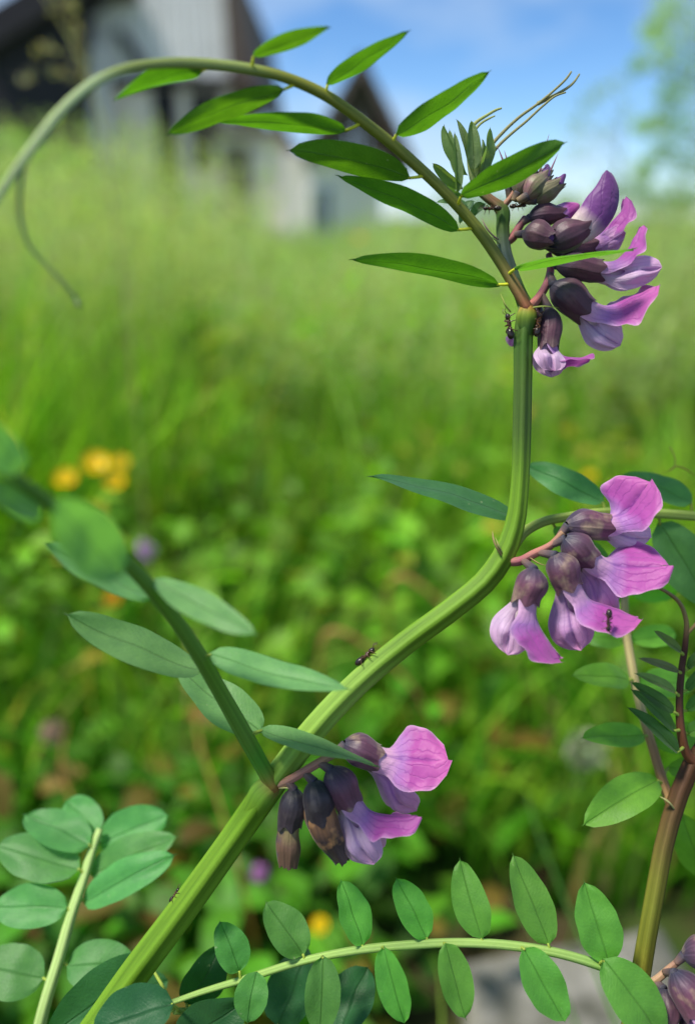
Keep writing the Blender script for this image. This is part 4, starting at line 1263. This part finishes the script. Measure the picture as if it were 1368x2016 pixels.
flower(main, fr, [V(1062, 584, 2)], calyx='calyx_dark', L=7.0, r=2.0, ban=dict(beta=30, Lb=7.2, W=3.6, fold=30), wing=dict(L=7.0, W=2.4))
fr = Frame(1078, 486, 0.5, 27, 6, 10, 1, 1.02)
flower(main, fr, [V(1040, 452, 4)], kind='bud', calyx='calyx_dark', L=6.8, r=2.5, banmat='banner_dark', ban=dict(L=9.2, r=2.75, turn=74, flat=0.62), label='half-open flower with a dark violet hooded petal')
fr = Frame(1100, 500, 5, 16, -6, 20, 1, 0.92)
flower(main, fr, [V(1050, 470, 5)], calyx='calyx_dark', L=6.5, r=2.2, ban=dict(beta=38, Lb=7.7, W=4.0, fold=40), wing=dict(L=8.0, W=2.4, droop=-10))
fr = Frame(1040, 428, 3, 6, 4, 0, 1, 0.86)
flower(main, fr, [V(1026, 440, 4)], kind='bud', calyx='calyx_dark', L=6.6, r=2.1, banmat='banner', ban=dict(L=3.6, r=1.7), label='bud with a pink tip')
fr = Frame(1030, 460, 1.5, -22, 30, 0, 1, 0.92)
flower(main, fr, [V(1012, 462, 4)], kind='bud', calyx='calyx_dark', L=5.8, r=2.5, banmat='banner_dark', ban=dict(L=0.2, r=1.5), label='closed dark purple bud')
for px, py, ang, s, dm in [(1018, 382, 62, 0.95, 2), (1036, 388, 48, 1.05, 1), (1052, 396, 34, 1.0, 2), (1030, 372, 70, 0.9, 4), (1050, 376, 56, 0.9, 4), (1000, 372, 82, 0.8, 5)]:
    fr = Frame(px, py, dm, ang, random.uniform(-10, 14), random.uniform(-40, 40), 1, s)
    flower(main, fr, [V(1006 + (px - 1006) * 0.4, 396, dm + 0.5)], kind='bud', calyx='calyx_green', L=4.6, r=1.75, banmat='banner_dark', ban=dict(L=1.9, r=0.8), stalk_col=lin(130, 110, 80), label='small greenish fuzzy bud')
for px, py, tx, ty in [(1060, 345, 1080, 264), (1076, 352, 1098, 302), (998, 338, 979, 288), (1004, 336, 992, 296)]:
    stipule(main, [(px, py, 3), ((px + tx) / 2, (py + ty) / 2, 3), (tx, ty, 3)], 13, lin(120, 84, 98), 'bud_tip')

# ---------------------------------------------------------------- middle flower cluster
rachis(main, 'peduncle', [(1000, 1104, 20, 0), (1018, 1105, 18, -1), (1050, 1090, 17, -2), (1085, 1072, 15, -2.5), (1108, 1048, 14, -3)], [lin(172, 128, 98), pc, lin(164, 110, 98), lin(160, 112, 96), lin(150, 120, 90)])
k1, k2, k3, k4 = V(1100, 1056, -2.6), V(1084, 1073, -2.4), V(1058, 1087, -2), V(1028, 1102, -1.2)
fr = Frame(1114, 1034, -3, -2, -16, 30, 1, 1.04)
flower(main, fr, [k1], L=6.8, r=2.35, ban=dict(beta=70, Lb=7.4, W=5.6, fold=8, fold2=-38, recurve=-8, Lc=5.0), wing=dict(L=9.6, W=2.9, droop=0, spread=1.2, z0=-0.6), wingmat='wing_pale')
fr = Frame(1110, 1058, -4, -40, -14, 40, 1, 1.0)
flower(main, fr, [k2], L=5.6, r=2.45, ban=dict(beta=56, Lb=9.4, W=5.4, fold=34, fold2=-2, recurve=-6, Lc=5.4), wing=dict(L=13.2, W=3.8, droop=14, spread=1.5, z0=-1.8))
fr = Frame(1092, 1090, -5, -66, -8, 24, 1, 1.0)
flower(main, fr, [k3], L=5.6, r=2.5, ban=dict(beta=50, Lb=9.2, W=6.2, fold=42, recurve=-6, Lc=4.8), wing=dict(L=12.0, W=3.8, droop=4, spread=1.4, z0=-0.9))
fr = Frame(1052, 1118, -5.5, -104, -6, 24, 1, 1.0)
flower(main, fr, [k4], L=5.4, r=2.45, ban=dict(beta=50, Lb=8.6, W=7.2, fold=42, recurve=-8, Lc=3.8), wing=dict(L=10.4, W=3.4, droop=-4, spread=1.3, z0=-0.7), wingmat='wing_pale')
stipule(main, [(1040, 1096, -2), (1062, 1110, -2.5), (1078, 1114, -2.5)], 9, lin(156, 140, 90), 'bract')

# ---------------------------------------------------------------- lower flower cluster
rachis(main, 'peduncle', [(546, 1546, 20, -1), (572, 1534, 17, -2), (606, 1514, 17, -2.5), (640, 1494, 16, -2), (664, 1482, 12, -1)], [lin(160, 128, 96), lin(168, 124, 104), lin(160, 112, 98), lin(150, 118, 92), lin(120, 110, 84)])
fr = Frame(676, 1464, -1, -28, -14, 42, 1, 1.04)
flower(main, fr, [V(652, 1488, -1.6)], L=5.8, r=2.5, ban=dict(beta=48, Lb=9.4, W=5.4, fold=30, fold2=-6, recurve=-14, Lc=4.6), wing=dict(L=14.2, W=3.9, droop=19, spread=1.6, z0=-2.2))
fr = Frame(650, 1512, -3, -62, -4, 18, 1, 1.04)
flower(main, fr, [V(628, 1502, -2.4)], L=6.2, r=2.5, ban=dict(beta=66, Lb=8.5, W=4.6, fold=50, recurve=-4, Lc=4.8), wing=dict(L=11.6, W=3.5, droop=-4, spread=1.4, z0=-0.9), wingmat='wing_pale')
fr = Frame(580, 1552, -2, -98, 0, 0, 1, 1.0)
flower(main, fr, [V(566, 1538, -2)], kind='dry', calyx='calyx_black', L=6.0, r=2.2, ban=dict(L=6.6, r=2.25, bend=0.6, mat='dried'), label='withered flower with shrunken olive-brown petals')
fr = Frame(618, 1536, -3.5, -80, 0, 10, 1, 1.02)
flower(main, fr, [V(598, 1520, -2.4)], kind='dry', calyx='calyx_black', L=6.2, r=2.45, ban=dict(L=7.0, r=2.6, bend=2.2, mat='dried_dark'), label='withered flower with brown and blackened petals')

# ================================================================== second plant at the right
foot2 = Vector((V(1220, 2300, 6).x, V(1220, 2300, 6).y + 0.03, 0))
sec = Plant('vetch_plant', foot2, 'second bush vetch with brownish stem and long level leaf of oval leaflets over the slab')
m_ = MB()
sp_ = [(1420, 1420, 26, 10), (1388, 1462, 28, 9), (1358, 1510, 32, 8), (1330, 1580, 33, 7), (1307, 1660, 33, 6), (1290, 1750, 33, 5), (1272, 1850, 33, 4), (1255, 1950, 35, 4), (1236, 2050, 34, 5)]
P_ = [V(x, y, d) for x, y, w, d in sp_] + [foot2 + Vector((0, -0.006, 0.16)), foot2 - Vector((0, 0, 0.003))]
BR = lin(74, 50, 28); OL = lin(98, 102, 36)
tube(m_, P_, [w / 2 * PXM(d) for x, y, w, d in sp_] + [0.0015, 0.0016], [BR, BR, BR, lin(78, 58, 36), lin(88, 78, 38), OL, OL, lin(118, 112, 40), OL, OL, OL], n=80, seg=20, ridges=4, ridge_amp=0.1)
sec.build(m_, 'stem', M['stem'])

lv = [(1262, 1938, 20, 3), (1230, 1920, 19, 1), (1190, 1905, 19, -1), (1100, 1878, 18, -2), (1000, 1862, 18, -2), (900, 1857, 17, -2), (800, 1862, 17, -1), (700, 1872, 16, 0), (600, 1892, 15, 1), (480, 1929, 14, 2), (400, 1953, 12, 2), (335, 1975, 10, 2)]
lf = rachis(sec, 'compound_leaf', lv, [lin(120, 128, 52)] * 2 + [lin(128, 158, 82)] * 10, 3, 0.12, label='long level leaf with two rows of oval leaflets')
for b, t, w, roll, db, dt, at in [
        ((1197, 1893), (1150, 1738), 88, 8, -2, 0, (1190, 1905)), ((1080, 1860), (1010, 1685), 76, 12, -2, 1, (1082, 1874)), ((949, 1848), (905, 1694), 72, -8, -2, 1, (950, 1860)), ((840, 1848), (780, 1730), 66, 12, -1, 1, (842, 1860)),
        ((714, 1862), (672, 1734), 64, 22, 0, 2, (714, 1872)), ((598, 1880), (524, 1777), 80, 10, 1, 3, (600, 1892)), ((472, 1913), (434, 1815), 68, 6, 2, 3, (474, 1930)),
        ((1186, 1888), (1310, 2060), 100, -12, -4, -7, (1178, 1902)), ((1030, 1866), (1110, 2010), 80, -14, -4, -6, (1026, 1866)), ((876, 1856), (916, 2005), 68, -16, -4, -6, (874, 1858)), ((755, 1863), (796, 2014), 62, 14, -3, -4, (752, 1867)),
        ((636, 1882), (630, 2040), 72, -6, -2, -4, (634, 1884)), ((506, 1912), (488, 2014), 68, 4, 0, -2, (504, 1922))]:
    leaflet(sec, lf, b, t, w, roll, db, dt, G_MID if b[0] > 640 else lin(86, 142, 70), fold=0.36, arch=0.05, attach=at, point=0.12)

# tall thin-stalked leaf of the second plant
lv = [(1324, 1598, 20, 8), (1304, 1540, 19, 11), (1284, 1475, 18, 14), (1262, 1400, 17, 17), (1244, 1320, 17, 20), (1230, 1230, 16, 23), (1228, 1140, 14, 26), (1229, 1060, 13, 28)]
tf = rachis(sec, 'compound_leaf', lv, [lin(150, 118, 78)] * 3 + [lin(160, 150, 100)] * 5, 3, 0.12, label='upright leaf with straw-coloured stalk and paired leaflets')
for b, t, w, roll, db, dt, at in [
        ((1240, 1338), (1128, 1330), 50, 24, 18, 14, (1246, 1340, 19)), ((1268, 1448), (1146, 1452), 52, 24, 14, 10, (1274, 1450, 15)), ((1296, 1535), (1150, 1622), 76, 10, 10, 5, (1304, 1548, 11)),
        ((1240, 1262), (1330, 1248), 46, -20, 24, 26, (1234, 1258, 22)), ((1228, 1262), (1142, 1250), 44, 20, 24, 26, (1233, 1260, 22)), ((1255, 1350), (1362, 1345), 60, -15, 20, 24, (1250, 1346, 19)),
        ((1282, 1455), (1390, 1440), 60, 20, 17, 20, (1280, 1456, 14)), ((1222, 1170), (1160, 1190), 40, -20, 26, 28, (1228, 1160, 25)), ((1236, 1150), (1330, 1170), 50, 20, 28, 30, (1229, 1150, 25)),
        ((1340, 1600), (1420, 1760), 70, 30, 16, 18, (1324, 1590, 9)), ((1312, 1512), (1400, 1500), 46, 20, 15, 18, (1302, 1535, 11))]:
    leaflet(sec, tf, b, t, w, roll, db, dt, lin(108, 166, 60), fold=0.36, arch=0.05, attach=at, point=0.1)

# young folded leaf with brown rachis
lv = [(1372, 1508, 20, 8), (1352, 1486, 19, 7), (1341, 1446, 17, 6), (1337, 1390, 14, 6), (1341, 1320, 13, 6), (1349, 1262, 11, 6), (1350, 1222, 9, 6), (1336, 1186, 8, 6), (1312, 1166, 7, 6), (1290, 1155, 5, 6)]
yf = rachis(sec, 'compound_leaf', lv, [lin(104, 66, 44)] * 3 + [lin(78, 54, 40)] * 3 + [lin(124, 108, 68)] * 4, 3, 0.1, label='young leaf with brown stalk and folded narrow leaflets')
for b, t, w, roll, dm, at, cc in [
        ((1340, 1284), (1288, 1242), 18, 30, 5, (1346, 1290), G_YOUNG), ((1336, 1322), (1258, 1296), 18, 30, 5, (1342, 1326), lin(116, 122, 90)), ((1330, 1364), (1250, 1326), 20, 35, 5, (1338, 1372), G_YOUNG),
        ((1326, 1402), (1243, 1344), 28, 30, 5, (1337, 1410), lin(74, 110, 56)), ((1328, 1440), (1244, 1358), 28, 35, 4.5, (1338, 1436), lin(74, 112, 54)), ((1334, 1482), (1236, 1393), 30, 40, 4, (1346, 1468), lin(68, 108, 54)),
        ((1352, 1318), (1400, 1270), 22, -30, 7, (1344, 1322), lin(74, 112, 54)), ((1350, 1360), (1410, 1300), 24, -30, 7, (1340, 1362), lin(74, 112, 54)), ((1350, 1400), (1420, 1350), 30, -20, 8, (1340, 1400), lin(80, 124, 50)), ((1352, 1445), (1420, 1420), 36, -20, 8, (1342, 1440), lin(86, 130, 50))]:
    leaflet(sec, yf, b, t, w, roll, dm, dm - 1, cc, fold=0.6, arch=0.04, attach=at + (dm + 0.5,), point=0.4)
m_ = MB()
tube(m_, [V(1349, 1250, 6), V(1372, 1225, 6), V(1395, 1190, 6)], [4 * PXM(6), 3 * PXM(6), 2 * PXM(6)], lin(130, 112, 70), n=10, seg=8)
sec.build(m_, 'tendril', M['stem'], yf)
# folded stipule
stipule(sec, [(1326, 1592, 6), (1312, 1576, 5), (1298, 1568, 5)], 12, lin(150, 150, 96))

# flowers of the second plant
rachis(sec, 'peduncle', [(1262, 1940, 16, 2), (1285, 1932, 15, 0), (1315, 1908, 14, -1), (1345, 1882, 12, -2)], [lin(140, 120, 90), lin(168, 138, 110), lin(164, 130, 104), lin(130, 100, 90)])
fr = Frame(1342, 1880, -2, 8, 10, 0, 1, 1.0)
flower(sec, fr, [V(1330, 1896, -1.6)], L=6.2, r=2.5, calyx='calyx')
fr = Frame(1326, 1912, -4, -62, 14, 20, 1, 1.0)
flower(sec, fr, [V(1308, 1914, -1)], L=6.4, r=2.6, ban=dict(beta=46, Lb=9.0, W=5.6, fold=42), wing=dict(L=10, W=3.2))
fr = Frame(1306, 1944, -2, -96, 8, 20, 1, 1.0)
flower(sec, fr, [V(1288, 1932, 0)], L=6.4, r=2.4, calyx='calyx_dark', ban=dict(beta=46, Lb=9.0, W=5.6, fold=42), wing=dict(L=10, W=3.2))
fr = Frame(1340, 2000, -2, -40, 8, 20, 1, 1.0)
flower(sec, fr, [V(1296, 1940, 0)], L=6.4, r=2.4, calyx='calyx_dark', ban=dict(beta=46, Lb=9.0, W=5.6, fold=42), wing=dict(L=10, W=3.2))

# ================================================================== plants at the lower left
def to_ground(px, py, dm, dx=0.0, dy=0.02):
    p = V(px, py, dm)
    return Vector((p.x + dx, p.y + dy, 0))
f3 = to_ground(40, 2200, 14)
thr = Plant('vetch_plant', f3, 'blue-green vetch leaf with paired oval leaflets beside the brown undergrowth')
lv = [(198, 1632, 13, 26), (186, 1665, 16, 25), (164, 1735, 19, 22), (142, 1800, 20, 19), (118, 1885, 22, 16), (92, 1970, 23, 14), (70, 2060, 24, 14)]
cf = rachis(thr, 'compound_leaf', lv, lin(150, 176, 104), 3, 0.14, extra=[f3 + Vector((0, -0.004, 0.15)), f3 - Vector((0, 0, 0.003))])
for b, t, w, roll, db, dt, at in [
        ((88, 1926), (-46, 1898), 104, 8, 16, 17, (104, 1936, 15)), ((134, 1787), (-14, 1786), 84, 8, 19, 20, (142, 1800, 19)), ((158, 1712), (-6, 1664), 88, 14, 22, 24, (168, 1722, 22)),
        ((178, 1664), (50, 1606), 80, 22, 24, 28, (184, 1672, 25)), ((194, 1640), (132, 1576), 70, 10, 27, 32, (196, 1640, 26)),
        ((165, 1778), (341, 1684), 70, -22, 21, 20, (156, 1760, 21)), ((178, 1722), (346, 1648), 76, -16, 24, 24, (172, 1712, 23)), ((196, 1662), (330, 1606), 84, -14, 27, 28, (190, 1654, 25)),
        ((132, 1902), (268, 1898), 92, -12, 16, 16, (122, 1888, 16))]:
    leaflet(thr, cf, b, t, w, roll, db, dt, lin(92, 150, 84), fold=0.26, arch=0.04, attach=at, point=0.1)

f4 = to_ground(420, 2240, 12)
fou = Plant('vetch_plant', f4, 'dark green vetch with broad leaflets crossing the base of the thick stem')
lv = [(344, 1990, 12, 4), (400, 1992, 12, 8), (450, 2004, 13, 10), (500, 2040, 14, 11), (540, 2120, 15, 12)]
df = rachis(fou, 'compound_leaf', lv, lin(120, 150, 70), 3, 0.14, extra=[f4 + Vector((0, -0.004, 0.15)), f4 - Vector((0, 0, 0.003))])
for b, t, w, roll, db, dt, at in [
        ((343, 1976), (184, 2034), 106, 14, -7, -8, (352, 1990, 4)), ((292, 1884), (96, 2046), 112, -14, 10, 4, (344, 1980, 6)), ((366, 1976), (436, 1862), 78, 20, 8, 10, (372, 1990, 6)),
        ((352, 2052), (484, 1974), 100, 16, 2, 0, (430, 2000, 9)), ((548, 2020), (606, 1868), 96, -18, 9, 12, (506, 2046, 11)), ((668, 2040), (722, 1904), 92, -22, 4, 10, (540, 2100, 12)), ((250, 1960), (330, 1930), 60, 0, 14, 18, (340, 1985, 6))]:
    leaflet(fou, df, b, t, w, roll, db, dt, G_DARK if b[0] > 300 else lin(66, 118, 74), fold=0.36, arch=0.05, attach=at, point=0.1)

# ================================================================== ants
def ant(px, py, dm, ang, length_px, label, yaw=0, lift=1, roll=0.0):
    """ang: heading of the ant in the picture plane; local z = back of the ant"""
    fr = Frame(px, py, dm, ang, yaw, roll, lift, length_px * PXM(dm) * 1000 / 11.5)
    m_ = MB()
    dk = lin(40, 30, 26); br = lin(78, 54, 40)
    def ell(cx_, cz_, rx, ry, rz, c):
        grid(m_, lambda u, v: fr(cx_ - rx * math.cos(math.pi * u), ry * math.sin(math.pi * u) * math.sin(2 * math.pi * v), cz_ + rz * math.sin(math.pi * u) * math.cos(2 * math.pi * v)), 9, 12, lambda u, v: c)
    ell(-3.0, 1.55, 2.1, 1.35, 1.3, dk)        # gaster
    ell(-0.9, 1.2, 0.42, 0.35, 0.6, br)        # waist
    ell(0.7, 1.5, 1.35, 0.75, 0.8, br)         # thorax
    ell(1.5, 1.75, 0.8, 0.7, 0.72, br)
    ell(3.2, 1.7, 1.25, 1.1, 0.95, dk)         # head
    for s in (-1, 1):
        for (x_, kx, fx) in ((1.4, 2.4, 3.6), (0.7, 0.5, 0.9), (-0.1, -1.5, -3.0)):
            j = random.uniform(-0.3, 0.3)
            tube(m_, [fr(x_, s * 0.5, 1.2), fr(kx + j, s * 2.0, 2.3), fr(fx + j, s * 3.1, 0.0)], [0.30 * fr.s, 0.24 * fr.s, 0.14 * fr.s], br, n=8, seg=5)
        tube(m_, [fr(4.1, s * 0.4, 1.9), fr(5.2, s * 1.1, 2.9), fr(6.6, s * 1.3, 2.3)], [0.13 * fr.s, 0.12 * fr.s, 0.12 * fr.s], br, n=8, seg=5)
    tag(m_.build('ant', M['ant']), label, 'ant', 'ants on the vetch')

ant(1010, 640, -1.0, 98, 62, 'black ant clinging beside the upper node with its head up', 0, 1, 10)
ant(1051, 636, -1.2, 80, 60, 'black ant under the upper node next to the hanging flower', 0, -1, -10)
ant(725, 1298, -0.3, 41, 60, 'brown ant walking on the sloping thick green stem', 0, 1, 0)
ant(1190, 1222, -9.5, -98, 54, 'dark ant hanging on the magenta petal of the middle cluster', 10, 1, 40)
ant(349, 1765, -0.3, 56, 40, 'small ant half hidden behind the lower part of the thick stem', 0, 1, 0)
ant(968, 416, 2.0, 182, 44, 'black ant at the base of the shoot tip', 0, -1, 10)
ant(1020, 411, 2.5, 2, 40, 'black ant below the greenish bud cluster', 0, 1, 0)
